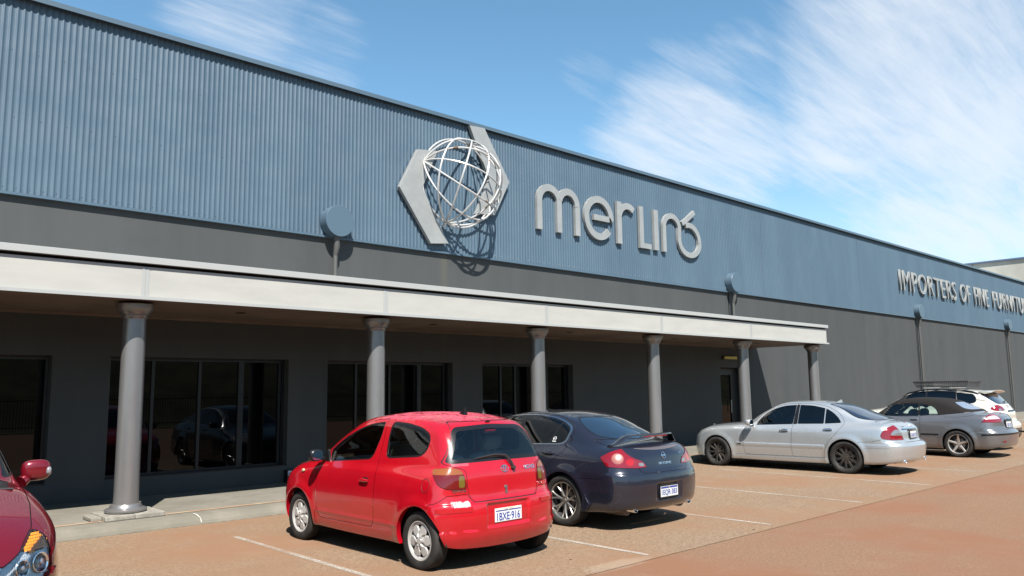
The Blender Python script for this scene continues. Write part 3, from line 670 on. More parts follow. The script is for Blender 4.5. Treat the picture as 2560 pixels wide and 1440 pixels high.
def seg_band(segs, offs):
    """quads from cut segments, moved by vector function offs(p, n)"""
    a, b, na, nb = segs; A2, B2 = offs(a, na), offs(b, nb); n = len(a)
    V = np.concatenate([a, b, B2, A2]); i = np.arange(n); return V, np.stack([i, i+n, i+2*n, i+3*n], 1)
class Car:
    def __init__(s, name, shape, paint, label, cat, group='cars parked nose in along the pavement', h=.02):
        s.sh = shape; s.root = tag(empty(name), label, cat, group); s.M = shape.mesh(h); s.paint = paint; s.L = shape.L; s.liner = []; s.seams = []
        s.black = mat('car_black_trim', (.005, .005, .006), .35); s.seam_m = mat('panel_seam', (.010, .010, .011), .6)
        for xa in shape.axles:                                  # wheel arches
            g = np.hypot(s.M[0][:, 0]-xa, s.M[0][:, 2]-shape.wr)-shape.arch_r
            g = np.where(np.abs(s.M[0][:, 1]) > .35, g, 9.)
            _, s.M, sg_ = clip(s.M, g)
            V, Fc = seg_band(sg_, lambda p, n: np.stack([p[:, 0], p[:, 1]-np.sign(p[:, 1])*.05, p[:, 2]], 1))
            s.lip = getattr(s, 'lip', []); s.lip.append((V, Fc))
            s._well(xa)
        x0, x1 = .25, s.L-.22; wd = shape.W-.14
        fl = MB().box(x0, shape.axles[0]-shape.arch_r-.02, -wd+.1, wd-.1, shape.floor, shape.floor+.02).box(shape.axles[0]-shape.arch_r-.02, shape.axles[0]+shape.arch_r+.02, -.52, .52, shape.floor, shape.floor+.02).box(shape.axles[0]+shape.arch_r+.02, shape.axles[1]-shape.arch_r-.02, -wd-.03, wd+.03, shape.floor, shape.floor+.02).box(shape.axles[1]-shape.arch_r-.02, shape.axles[1]+shape.arch_r+.02, -.52, .52, shape.floor, shape.floor+.02).box(shape.axles[1]+shape.arch_r+.02, s.L-.40, -wd+.28, wd-.28, shape.floor+.08, shape.floor+.10)
        fl.build('underbody', mat('underbody', (.012, .012, .012), .9), s.root)
    def _well(s, xa):
        sh = s.sh; n = 20; R_ = sh.arch_r+.015
        for sg_ in (-1, 1):
            mb = MB(); vs = []; yo, yi = sg_*(sh.W-.09), sg_*.50
            for j in range(n+1):
                a = math.radians(-4+188*j/n); vs += [(xa+R_*math.cos(a), yo, sh.wr+R_*math.sin(a)), (xa+R_*math.cos(a), yi, sh.wr+R_*math.sin(a))]
            fs = [(2*j, 2*j+1, 2*j+3, 2*j+2) for j in range(n)]; c = len(vs); vs.append((xa, yi, sh.wr)); fs += [(2*j+1, c, 2*j+3) for j in range(n)]
            mb.add(vs, fs, False).build('wheel_well', mat('wheel_well', (.008, .008, .008), .95), s.root, fix=False)
    def cut(s, name, view, poly, m, off=0., gap=.0, gap_off=-.006, border=0., border_m=None, sub=None, parent=None, label=None, lip=0.):
        g = field(s.M, view, poly, s.L)
        if gap:
            s._seam(g, gap, gap_off); g = field(s.M, view, poly, s.L)
        ins, s.M, _ = clip(s.M, g)
        if len(ins[2]) == 0: return None
        if border:
            gi = field(ins, view, poly, s.L); inner, ring, _ = clip(ins, gi+border); par = skin_object(name, inner, m, parent or s.root, off); skin_object('window_seal' if 'window' in name or 'windscreen' in name else 'rim', ring, border_m or s.black, par, max(off*.5, -.004) if off < 0 else off)
        elif sub:
            par = None; rest = ins; kids = []
            for nm, pl, mm in sub:
                gi = field(rest, view, pl, s.L); a, rest, _ = clip(rest, gi); kids.append((nm, a, mm))
            par = skin_object(name, rest, m, parent or s.root, off)
            for nm, a, mm in kids: skin_object(nm, a, mm, par, off+.0006)
        else: par = skin_object(name, ins, m, parent or s.root, off)
        if label and par: par['label'] = label
        return par
    def _seam(s, g, gap, off):
        (a, ga), out_ = _clip_g(s.M, g, gap)
        b, seam, _ = clip(a, ga+gap); s.seams.append((seam, off)); s.M = join(b, out_)
    def seam_line(s, view, pts, w=.0028, off=-.006):
        """open groove: each leg is cut by straight lines so a thin strip survives a coarse grid"""
        for a, b in zip(pts[:-1], pts[1:]):
            a = np.array(a, float); e = np.array(b, float)-a; ln = np.hypot(*e); e = e/ln; nrm = np.array([-e[1], e[0]])
            V, N_, T = s.M; Q = view2d(V, view, s.L)-a; t = Q@e; d = Q@nrm; ok = in_view(V, N_, view, s.L)
            near = (ok & (t > -.06) & (t < ln+.06) & (np.abs(d) < .06))[T].all(1)
            if not near.any(): continue
            rest = compact(V, N_, T[~near]); P = compact(V, N_, T[near])
            for k, lim in enumerate((-w, ln+w, w, w)):
                Q = view2d(P[0], view, s.L)-a; t = Q@e; d = Q@nrm; g = (-w-t, t-ln-w, d-w, -d-w)[k]
                P, o_, _ = clip(P, g); rest = join(rest, o_)
                if len(P[2]) == 0: break
            s.M = rest
            if len(P[2]): s.seams.append((P, off))
    def finish(s, liner=None):
        body = skin_object('body', s.M, s.paint, s.root); s.body = body
        for V, Fc in s.lip:
            for sg_ in (-1, 1):
                k_ = (V[Fc[:, 0], 1]*sg_ > 0); MB().add(V.tolist(), Fc[k_].tolist(), True).build('arch_lip', s.paint, body, sharp=False)
        V, N_, T = [], [], []; o = 0
        for (v, n, t), of in s.seams: V.append(v+n*of); N_.append(n); T.append(t+o); o += len(v)
        if V: skin_object('panel_seam', [np.concatenate(V), np.concatenate(N_), np.concatenate(T)], s.seam_m, body)
        if liner is not None:
            M = s.M; z = M[0][:, 2]; keep = (M[0][:, 2] > .40) & (M[0][:, 0] > liner[1]) & (M[0][:, 0] < liner[2]); kt = keep[M[2]].all(1); m2 = compact(M[0], M[1], M[2][kt][:, ::-1]); m2[1] = -m2[1]; m2[0] = m2[0]+m2[1]*.022
            skin_object('cabin_lining', m2, liner[0], s.root)
    def at(s, y, z, side='rear', x=None):
        """point and normal on the skin"""
        if side == 'rear': p = s.sh.hit((s.L+.4, y, z), (-1, 0, 0), 1.6)
        elif side == 'L': p = s.sh.hit((x, -1.4, z), (0, 1, 0), 1.4)
        elif side == 'R': p = s.sh.hit((x, 1.4, z), (0, -1, 0), 1.4)
        elif side == 'top': p = s.sh.hit((x, y, 2.2), (0, 0, -1), 2.)
        elif side == 'front': p = s.sh.hit((-.4, y, z), (1, 0, 0), 1.6)
        if p is None: return None, None
        return p, s.sh.normal(p[None])[0]
    def frame(s, p, n, up=(0, 0, 1), lift=.004):
        """matrix whose local x runs to the viewer's right, y up, z out of the skin"""
        z = Vector(n).normalized(); u = Vector(up); x = u.cross(z).normalized(); y = z.cross(x); M = Matrix((x, y, z)).transposed().to_4x4(); M.translation = Vector(p)+z*lift; return M
    def text(s, txt, y, z, size, m, side='rear', x=None, ext=.002, parent=None, name='badge', sx=1., lift=.003, offset=0., shear=0., align='CENTER', up=(0, 0, 1)):
        p, n = s.at(y, z, side, x)
        if p is None: return
        me, a = text_mesh(txt, size, ext, offset, shear, sx, align); o = link_mesh(name, me, parent or s.root, m); o.matrix_local = s.frame(p, n, up, lift); return o
    def place(s, X, Y, th=0., sc=1., z=0.):
        ax = (math.sin(th), -math.cos(th)); s.root.location = (X, Y, z); s.root.rotation_euler = (0, 0, math.atan2(ax[1], ax[0])); s.root.scale = (sc,)*3
# ------------------------------------------------------------------ wheels
def tyre_mesh(R, rr, wd):
    hw = wd/2; sh = R-rr
    prof = [(rr-.006, -hw*.80), (rr+.006, -hw*.90), (rr+sh*.25, -hw*.985), (rr+sh*.55, -hw*1.0), (rr+sh*.80, -hw*.93), (R-.008, -hw*.83), (R-.0015, -hw*.72)]
    for g in (-.42, -.02, .38): prof += [(R, hw*(g-.02)), (R-.007, hw*(g-.005)), (R-.007, hw*(g+.035)), (R, hw*(g+.05))]
    prof += [(R-.0015, hw*.72), (R-.008, hw*.83), (rr+sh*.80, hw*.93), (rr+sh*.55, hw*1.0), (rr+sh*.25, hw*.985), (rr+.006, hw*.90), (rr-.006, hw*.80)]
    return prof
m, q = nmat('tyre_rubber', (.022, .021, .020), .75, spec=.3); c = q.coord(); q.bump(q.noise(q.mapping(c, (1, 1, 1)), 70, 2, .5), .25, .004)
q.link(q.mix(q.ramp(q.noise(c, 6, 4, .6), .4, .7), (.011, .0105, .010), (.022, .020, .018)), q.b.inputs['Base Color']); M_TYRE = m
M_BARREL = mat('wheel_barrel', (.05, .05, .052), .5, metal=.6); M_DISC = mat('brake_disc', (.25, .24, .23), .4, metal=1.)
def polar_disc(rmax, hfun, nr=40, nth=144, r0=0.):
    """height field over a disc, axis along z"""
    R_ = np.linspace(r0+1e-4, rmax, nr+1); A = np.linspace(0, 2*np.pi, nth+1)[:-1]; RR, AA = np.meshgrid(R_, A, indexing='ij'); Z = hfun(RR, AA)
    V = np.stack([RR*np.cos(AA), RR*np.sin(AA), Z], -1).reshape(-1, 3)
    i, j = np.meshgrid(np.arange(nr), np.arange(nth), indexing='ij'); a = i*nth+j; b = i*nth+(j+1) % nth; c = b+nth; d = a+nth
    T = np.concatenate([np.stack([a, d, c], -1).reshape(-1, 3), np.stack([a, c, b], -1).reshape(-1, 3)])
    fn = np.cross(V[T[:, 1]]-V[T[:, 0]], V[T[:, 2]]-V[T[:, 0]]); N_ = np.zeros_like(V)
    for k in range(3): np.add.at(N_, T[:, k], fn)
    N_ /= np.maximum(np.linalg.norm(N_, axis=1, keepdims=True), 1e-12)
    return [V, N_, T]
def wheel(car, R, rr, wd, style, m_rim, rot0=0., tilt=0.):
    """one wheel, axis along local z, outer face +z"""
    root = MB().lathe(tyre_mesh(R, rr, wd), 72).build('wheel', M_TYRE, car.root)
    root.data.name = 'tyre'
    hw = wd/2
    MB().lathe([(rr-.004, hw*.80), (rr-.012, hw*.74), (rr-.022, hw*.5), (rr-.03, -hw*.4), (rr-.02, -hw*.8)], 64).lathe([(rr-.03, -hw*.4), (.02, -hw*.42)], 48).build('barrel', M_BARREL, root, fix=False)
    MB().lathe([(.13 if rr > .2 else .10, hw*.0), (.13 if rr > .2 else .10, hw*.06), (.04, hw*.06)], 40).build('brake_disc', M_DISC, root)
    zf = hw*.78
    MB().lathe([(rr+.002, zf), (rr+.0015, zf+.006), (rr-.006, zf+.009), (rr-.014, zf+.004), (rr-.017, zf-.012), (rr-.02, zf-.05)], 72).build('rim', m_rim, root)
    if style == 'cap':                        # moulded plastic wheel cover with raised petals and slots near the edge
        n = 6; r1 = rr-.008
        def hf(r, a):
            ph_ = (a*n/(2*np.pi)) % 1.0; da = np.abs(ph_-.5)*2*np.pi/n; lat = r*np.sin(np.clip(da, 0, 1.5)); t = r/r1
            half = .016+.034*sm((t-.30)/.30)-.020*sm((t-.74)/.16); pet = sm((half-lat)/.012+.3)*sm((r-.030)/.015)*(1-sm((t-.84)/.05))
            base = .004+.010*(1-t*t)-.010*sm((t-.2)/.3)*(1-sm((t-.84)/.08)); return zf-.010+base+.016*pet*(1-.4*t)+.010*(1-sm((r-.030)/.008))+.006*sm((t-.90)/.04)*(1-sm((t-.97)/.03))
        D = polar_disc(r1, hf, 70, 240); A = np.arctan2(D[0][:, 1], D[0][:, 0]); r = np.hypot(D[0][:, 0], D[0][:, 1]); ph_ = (A*n/(2*np.pi)) % 1.0; da = np.minimum(ph_, 1-ph_)*2*np.pi/n
        lat = r*np.sin(da); g = np.maximum(lat-(.002+.020*np.clip((r-(r1*.56))/.05, 0, 1)), np.maximum(r1*.60-r, r-r1*.845))
        _, D, _ = clip(D, g); skin_object('wheel_cover', D, m_rim, root)
    else:
        n, wa, wb, pair, curve, hub = style   # spokes, width at hub, at rim, pair half angle, dish, hub radius
        for i in range(n):
            a0 = 2*math.pi*i/n+rot0; mb = MB()
            for sgn in ((-1, 1) if pair else (0,)):
                r0_, r1_ = hub*.8, rr-.012; vs = []; K_ = 7
                for k in range(K_):
                    t = k/(K_-1); r = r0_+(r1_-r0_)*t; a = a0+sgn*pair*(.35+.65*t if pair < .12 else t**1.2); wdt = wa+(wb-wa)*t; z = zf-.006-curve*(1-t)**1.5*(.8)-.004
                    c, s_ = math.cos(a), math.sin(a)
                    for lat, dz in ((-wdt/2, -.022), (-wdt/2, -.006), (-wdt*.28, 0), (wdt*.28, 0), (wdt/2, -.006), (wdt/2, -.022)): vs.append((r*c-lat*s_, r*s_+lat*c, z+dz))
                fs = [(6*k+j, 6*k+j+1, 6*k+j+7, 6*k+j+6) for k in range(K_-1) for j in range(5)]+[tuple(range(5, -1, -1)), tuple(6*(K_-1)+j for j in range(6))]
                mb.add(vs, fs, False)
            mb.build('spoke', m_rim, root)
        zc_ = zf-.006-curve*.8-.004
        MB().lathe([(0, zc_+.004), (hub*.42, zc_+.003), (hub*.45, zc_-.001), (hub*.95, zc_+.0005), (hub, zc_-.006), (hub, zc_-.03)], 40).build('hub', m_rim, root)
        nb = MB()
        for i in range(5): a = 2*math.pi*(i+.5)/5+rot0; nb.lathe([(0, zc_+.0015), (.008, zc_+.0015), (.009, zc_-.004)], 10, Matrix.Translation((math.cos(a)*hub*.70, math.sin(a)*hub*.70, 0)))
        nb.build('wheel_nut', car.black, root)
    return root
def copy_tree(o, parent=None):
    c = o.copy(); COL.objects.link(c); c.parent = parent
    for ch in list(o.children): copy_tree(ch, c)
    return c
def four_wheels(car, R, rr, wd, style, m_rim, track, rots=(0.2, .5, .9, .3), steer=0.):
    first = wheel(car, R, rr, wd, style, m_rim)
    k = 0
    for xa in car.sh.axles:
        for sg_ in (-1, 1):
            o = first if k == 0 else copy_tree(first, car.root)
            M = Matrix.Rotation(math.radians(90 if sg_ < 0 else -90), 4, 'X')
            st = Matrix.Rotation(steer if k < 2 else 0, 4, 'Z')
            o.matrix_local = Matrix.Translation((xa, sg_*track/2, R-.004)) @ st @ M @ Matrix.Rotation(rots[k], 4, 'Z'); k += 1
def superell(mb, c, rx, ry, rz, e=3.2, nu=28, nv=16, M=None):
    vs = []
    def sp(v, p): return math.copysign(abs(v)**p, v)
    for i in range(nv+1):
        b = -math.pi/2+math.pi*i/nv
        for j in range(nu):
            a = 2*math.pi*j/nu; vs.append(Vector((rx*sp(math.cos(b), 2/e)*sp(math.cos(a), 2/e), ry*sp(math.cos(b), 2/e)*sp(math.sin(a), 2/e), rz*sp(math.sin(b), 2/e))))
    if M is not None: vs = [M @ v for v in vs]
    vs = [v+Vector(c) for v in vs]
    fs = [(i*nu+j, i*nu+(j+1) % nu, (i+1)*nu+(j+1) % nu, (i+1)*nu+j) for i in range(nv) for j in range(nu)]
    return mb.add(vs, fs, True)
def mirrors(car, x, y, z, m, sx=.10, sy=.11, sz=.075, glass=True, reach=.09):
    for sg_ in (-1, 1):
        mb = MB(); superell(mb, (x, sg_*y, z), sx*.55, sy, sz, 2.9); o = mb.build('side_mirror', m, car.root)
        MB().box(x-.03, x+.03, min(sg_*(y-sy+.02), sg_*(y-sy-reach)), max(sg_*(y-sy+.02), sg_*(y-sy-reach)), z-sz*.9, z-sz*.35).build('mirror_arm', car.black, o, bevel=.006)
        if glass:
            g = MB(); n = 24; vs = [(x+sx*.55+.001, sg_*y+sy*.80*math.copysign(abs(math.cos(t))**.62, math.cos(t)), z+sz*.78*math.copysign(abs(math.sin(t))**.62, math.sin(t))) for t in np.linspace(0, 2*math.pi, n+1)[:-1]]
            g.add(vs, [tuple(range(n))]).build('mirror_glass', mat('mirror_glass', (.35, .42, .48), .03, 1.), o, fix=False)
def seats(car, xs, z0, m, head=True, ys=(-.36, .36), rake=14, w_=.24, hgt=.62):
    for x in xs:
        for y in ys:
            b = MB(); superell(b, (x, y, z0), .25, w_, .09, 4); Mr = Matrix.Rotation(math.radians(rake), 4, 'Y'); superell(b, (x+.27+hgt*.12, y, z0+hgt*.5), .075, w_, hgt*.5, 4, M=Mr)
            o = b.build('seat', m, car.root)
            if head: h_ = MB(); superell(h_, (x+.30+hgt*.26, y, z0+hgt+.10), .05, .13, .085, 3.2, M=Mr); h_.box(x+.30+hgt*.24, x+.315+hgt*.24, y-.06, y-.045, z0+hgt-.03, z0+hgt+.06).box(x+.30+hgt*.24, x+.315+hgt*.24, y+.045, y+.06, z0+hgt-.03, z0+hgt+.06); h_.build('headrest', m, o)
def dash(car, x, z, m, w_=.66, wheel_y=.36):
    d = MB(); superell(d, (x, 0, z), .20, w_, .12, 3.6); d.build('dashboard', m, car.root)
    pts = [Vector((x+.30+.07*math.sin(t), wheel_y+.18*math.cos(t), z+.04+.165*math.sin(t))) for t in np.linspace(0, 2*math.pi, 33)[:-1]]
    MB().tube(pts, .013, 8, True).box(x+.27, x+.31, wheel_y-.16, wheel_y+.16, z+.02, z+.06).build('steering_wheel', m, car.root)
def plate(car, y, z, txt, side='rear', w_=.372, h_=.134, x=None, xpos=None, frame=False, tilt=0., band=True, blue=(.02, .05, .28)):
    """white number plate with blue lettering and band"""
    if xpos is None: p, n = car.at(y, z, side, x); n = np.array([n[0], 0, n[2]*.6])
    else: p, n = np.array([xpos, y, z]), np.array([1., 0, tilt])
    M = car.frame(p, n, lift=.012); o = MB().box(-w_/2, w_/2, -h_/2, h_/2, -.008, 0).build('number_plate', mat('plate_white', (.40, .41, .41), .35), car.root, bevel=.003); o.matrix_local = M
    if band: MB().box(-w_/2+.012, w_/2-.012, h_/2-.032, h_/2-.010, .0003, .0010).build('plate_band', mat('plate_blue', (.02, .035, .16), .4), o); 
    me, a = text_mesh(txt, .1, .0006, .0012); W_ = a[:, 0].max()-a[:, 0].min(); H_ = a[:, 1].max()-a[:, 1].min(); n_ = len(a); v = a.copy(); v[:, 0] = (a[:, 0]-a[:, 0].min())/W_*(w_*.86)-w_*.43; v[:, 1] = (a[:, 1]-a[:, 1].min())/H_*(h_*.58)-h_*.42; v[:, 2] = a[:, 2]+.0012
    me.vertices.foreach_set('co', v.ravel()); me.update(); link_mesh('lettering', me, o, mat('plate_ink', (.008, .022, .16), .4))
    if band: MB().lathe([(0, .0014), (.008, .0014)], 10, Matrix.Translation((0, h_/2-.021, 0))).build('plate_crest', mat('crest_gold', (.5, .35, .08), .5), o)
    if frame: MB().box(-w_/2-.012, w_/2+.012, -h_/2-.016, -h_/2-.001, -.01, .004).box(-w_/2-.012, w_/2+.012, h_/2+.001, h_/2+.012, -.01, .004).box(-w_/2-.012, -w_/2-.001, -h_/2-.001, h_/2+.001, -.01, .004).box(w_/2+.001, w_/2+.012, -h_/2-.001, h_/2+.001, -.01, .004).build('plate_frame', car.black, o)
    return o
def glassy(name, tint, rough=.0, strength=1., f0=1.45):
    """tinted window: see-through with mirror-like sheen"""
    m = bpy.data.materials.new(name); m.use_nodes = True; t = m.node_tree; t.nodes.clear(); o = t.nodes.new('ShaderNodeOutputMaterial'); tr = t.nodes.new('ShaderNodeBsdfTransparent'); gl_ = t.nodes.new('ShaderNodeBsdfGlossy'); mx = t.nodes.new('ShaderNodeMixShader'); fr = t.nodes.new('ShaderNodeFresnel')
    tr.inputs[0].default_value = (*tint, 1); gl_.inputs[1].default_value = rough; gl_.inputs[0].default_value = (strength,)*3+(1,); fr.inputs[0].default_value = f0
    t.links.new(fr.outputs[0], mx.inputs[0]); t.links.new(tr.outputs[0], mx.inputs[1]); t.links.new(gl_.outputs[0], mx.inputs[2]); t.links.new(mx.outputs[0], o.inputs[0]); MATS[name] = m; return m
G_CLEAR = glassy('car_glass_green', (.70, .79, .76), f0=1.6); G_TINT = glassy('car_glass_tinted', (.10, .12, .13), f0=1.6); G_DARK = glassy('car_glass_dark', (.030, .035, .045), f0=1.6)
M_LENSR = mat('lens_red', (.13, .0022, .005), .12, coat=1., spec=.6); M_LENSA = mat('lens_amber', (.17, .050, .010), .12, coat=1.); M_LENSC = mat('lens_clear', (.19, .195, .20), .15, metal=.5, coat=1.); M_LENSD = mat('lens_smoke', (.14, .03, .03), .12, coat=1.)
M_CHROME = mat('chrome', (.75, .75, .76), .10, metal=1.); M_ALLOY = mat('alloy_silver', (.36, .35, .33), .28, metal=.85); M_ALLOYD = mat('alloy_dark', (.085, .078, .072), .32, metal=.7); M_CAPS = mat('wheel_cover_silver', (.30, .29, .275), .38, metal=.2)
def metallic_flake(name, col, metal, rough, spec=.5, coat=1.):
    m, q = nmat(name, col, rough, metal, spec, coat); c = q.coord(); q.link(q.mix(q.ramp(q.noise(c, 900, 1, .5), .3, .7), tuple(v*.92 for v in col), tuple(min(v*1.08, 1) for v in col)), q.b.inputs['Base Color'])
    q.link(q.ramp(q.noise(c, 4, 5, .6), .3, .8, rough*.9, rough*1.15), q.b.inputs['Roughness']); return m
# ------------------------------------------------------------------ car shapes (metres, measured from the photograph)
def echo_disp(f, x, y, z):
    ay = np.abs(y)
    f = f-.012*sbox(x, -1, 9, .1)*sm((.655-z)/.02)*sm((x-3.15)/.25)*1.0          # rear bumper stands proud
    f = f+.030*sbox(ay, -1, .29, .03)*sbox(z, .40, .625, .03)*sm((x-3.3)/.05)     # plate recess
    f = f-.005*np.exp(-((z-.395)/.022)**2)*sbox(x, 1.12, 2.78, .06)*(ay > .5)
    f = f-.014*sm((.395-z)/.012)*sm((x-3.20)/.12)*(1-.5*sm((.34-z)/.1))       # bumper skirt      # sill step
    f = f+.006*np.exp(-((z-.80)/.03)**2)*(ay > .6)*sbox(x, .9, 3.1, .3)*0
    return f
SH_ECHO = dict(L=3.56, W=.83, H=1.52, zc=.66, q0=1.0, q1=.95, zb0=.16, hatch=True, axles=(.72, 3.09), wr=.285, arch_r=.335, floor=.20, xm=2.0,
    top=[(-.2, .42), (0, .67), (.10, .76), (.30, .86), (.60, .945), (.90, .995), (1.2, 1.015), (2.6, 1.02), (3.6, 1.02)], crown=.055,
    hw=[(0, .70), (.3, .79), (.7, .825), (1.5, .83), (2.8, .83), (3.3, .815), (3.6, .77)],
    tuck=[(.1, .10), (.20, .055), (.30, .022), (.42, .006), (.58, 0), (.75, .012), (.88, .038), (1.0, .075), (1.2, .13)],
    xr=[(.1, 3.46), (.22, 3.50), (.36, 3.535), (.50, 3.545), (.62, 3.53), (.70, 3.50), (.90, 3.475), (1.04, 3.44), (1.25, 3.345), (1.40, 3.25), (1.55, 3.13)], rcurve=.13,
    xf=[(.1, .14), (.25, .05), (.45, .0), (.6, .03), (.75, .10), (.9, .3)], fcurve=.27,
    zb=[(0, .20), (.6, .20), (1.2, .19), (2.6, .19), (3.2, .22), (3.6, .26)],
    gz=[(.60, .84), (.80, 1.0), (1.0, 1.12), (1.3, 1.295), (1.6, 1.425), (1.85, 1.485), (2.1, 1.512), (2.5, 1.515), (2.9, 1.485), (3.25, 1.425), (3.5, 1.36)],
    gw=[(.6, .60), (.9, .70), (1.2, .745), (1.8, .76), (2.6, .755), (3.1, .722), (3.5, .665)], zbelt=.95, tum=.26, tum2=.12, cf=.30, cr=.16, kg=.10, kgr=.12, ks=.05, flare=.016, disp=echo_disp)
def sky_disp(f, x, y, z):
    ay = np.abs(y)
    f = f+.025*sbox(ay, -1, .25, .04)*sbox(z, .36, .56, .03)*sm((x-4.4)/.05)
    f = f-.010*sm((.72-z)/.04)*sm((x-4.2)/.3)
    return f
SH_SKY = dict(L=4.75, W=.885, H=1.47, zc=.66, q0=1.1, q1=1.0, zb0=.16, hatch=False, axles=(.80, 3.65), wr=.325, arch_r=.365, floor=.17, xm=2.4,
    top=[(-.2, .45), (0, .62), (.15, .73), (.5, .83), (1.0, .92), (1.4, .97), (2.4, 1.0), (3.4, 1.02), (3.9, 1.065), (4.35, 1.065), (4.60, 1.045), (4.9, 1.01)], crown=.07,
    hw=[(0, .72), (.4, .84), (.9, .885), (2.0, .88), (3.0, .885), (3.7, .885), (4.2, .87), (4.72, .80)],
    tuck=[(.1, .10), (.20, .05), (.32, .012), (.50, 0), (.68, .004), (.82, .03), (.95, .07), (1.08, .13), (1.3, .2)],
    xr=[(.1, 4.58), (.22, 4.63), (.36, 4.69), (.55, 4.71), (.68, 4.69), (.74, 4.66), (.90, 4.62), (1.0, 4.58), (1.1, 4.52)], rcurve=.18,
    xf=[(.1, .14), (.25, .05), (.45, .0), (.6, .03), (.75, .12), (.9, .4)], fcurve=.36,
    zb=[(0, .18), (1.2, .17), (3.2, .17), (4.0, .20), (4.72, .27)],
    gz=[(1.0, .80), (1.30, .985), (1.7, 1.20), (2.1, 1.36), (2.45, 1.435), (2.8, 1.46), (3.15, 1.45), (3.5, 1.395), (3.9, 1.245), (4.15, 1.13), (4.4, .97), (4.7, .75)],
    gw=[(1.0, .66), (1.4, .76), (2.0, .79), (2.8, .79), (3.4, .77), (3.9, .72), (4.4, .62)], zbelt=.96, tum=.42, tum2=.15, cf=.30, cr=.20, kg=.10, kgr=.12, ks=.09, flare=.02, disp=sky_disp, kt=.12, kr=.16, gcrown=.04)
def merc_disp(f, x, y, z):
    ay = np.abs(y)
    f = f-.012*sm((.60-z)/.02)*sm((x-3.95)/.25)
    f = f+.03*sbox(ay, -1, .26, .03)*sbox(z, .68, .86, .03)*sm((x-4.4)/.05)
    f = f-.010*sbox(z, .485, .545, .012)*sbox(x, 1.28, 3.24, .03)*(ay > .5)
    f = f-.014*sbox(z, .18, .285, .02)*sbox(x, 1.18, 3.28, .05)*(ay > .5)
    return f
SH_MERC = dict(L=4.80, W=.91, H=1.46, zc=.64, q0=1.1, q1=1.0, zb0=.14, hatch=False, axles=(.80, 3.654), wr=.325, arch_r=.365, floor=.16, xm=2.4,
    top=[(-.2, .50), (0, .70), (.15, .80), (.5, .90), (1.0, .955), (1.35, .975), (2.4, .975), (3.4, .99), (3.9, 1.02), (4.3, 1.03), (4.62, 1.0), (4.9, .96)], crown=.055,
    hw=[(0, .72), (.4, .84), (.9, .895), (2.0, .905), (3.0, .905), (3.7, .905), (4.2, .885), (4.8, .80)],
    tuck=[(.1, .09), (.18, .05), (.30, .02), (.50, .0), (.68, .005), (.82, .022), (.92, .05), (1.0, .10), (1.2, .18)],
    xr=[(.1, 4.66), (.22, 4.71), (.36, 4.77), (.55, 4.80), (.61, 4.785), (.66, 4.70), (.85, 4.67), (.97, 4.63), (1.1, 4.55)], rcurve=.24,
    xf=[(.1, .12), (.25, .04), (.45, .0), (.6, .03), (.75, .12), (.9, .35)], fcurve=.26,
    zb=[(0, .17), (1.2, .17), (3.2, .17), (4.0, .20), (4.8, .27)],
    gz=[(1.1, .83), (1.35, 1.0), (1.75, 1.25), (2.1, 1.385), (2.45, 1.44), (2.8, 1.445), (3.15, 1.42), (3.5, 1.35), (3.9, 1.20), (4.2, 1.09), (4.4, .98), (4.8, .70)],
    gw=[(1.0, .66), (1.4, .77), (2.0, .81), (2.8, .81), (3.4, .79), (3.9, .74), (4.4, .66)], zbelt=.93, tum=.38, tum2=.15, cf=.30, cr=.20, kg=.10, kgr=.12, ks=.07, flare=.016, disp=merc_disp, kt=.10, kr=.15, gcrown=.04)
def saab_disp(f, x, y, z):
    ay = np.abs(y)
    f = f+.03*sbox(ay, -1, .27, .03)*sbox(z, .68, .86, .03)*sm((x-4.2)/.05)
    return f-.010*sm((.63-z)/.03)*sm((x-3.95)/.25)
SH_SAAB = dict(L=4.62, W=.88, H=1.45, zc=.66, q0=1.1, q1=1.0, zb0=.14, hatch=False, axles=(.93, 3.60), wr=.325, arch_r=.36, floor=.16, xm=2.3,
    top=[(-.2, .45), (0, .62), (.15, .72), (.5, .82), (1.0, .92), (1.45, .98), (2.4, .98), (3.4, 1.03), (3.9, 1.07), (4.2, 1.06), (4.5, 1.0), (4.8, .93)], crown=.05,
    hw=[(0, .70), (.4, .82), (.9, .87), (2.0, .875), (3.0, .875), (3.7, .88), (4.2, .86), (4.62, .78)],
    tuck=[(.1, .10), (.20, .05), (.32, .015), (.50, 0), (.68, .004), (.82, .02), (.95, .05), (1.05, .10), (1.3, .2)],
    xr=[(.1, 4.44), (.22, 4.50), (.36, 4.56), (.58, 4.58), (.64, 4.55), (.68, 4.50), (.9, 4.46), (1.0, 4.42), (1.1, 4.34)], rcurve=.22,
    xf=[(.1, .14), (.25, .05), (.45, .0), (.6, .03), (.75, .12), (.9, .4)], fcurve=.36,
    zb=[(0, .18), (1.2, .18), (3.2, .18), (4.0, .20), (4.62, .27)],
    gz=[(1.2, .85), (1.45, 1.0), (1.75, 1.19), (2.0, 1.32), (2.25, 1.395), (2.6, 1.425), (3.0, 1.415), (3.3, 1.375), (3.6, 1.27), (3.9, 1.13), (4.15, 1.0), (4.6, .7)],
    gw=[(1.0, .66), (1.5, .75), (2.0, .77), (2.8, .77), (3.3, .76), (3.7, .72), (4.2, .62)], zbelt=.97, tum=.34, tum2=.18, cf=.30, cr=.22, kg=.09, kgr=.12, ks=.05, flare=.016, disp=saab_disp, kt=.10, kr=.15, gcrown=.04)
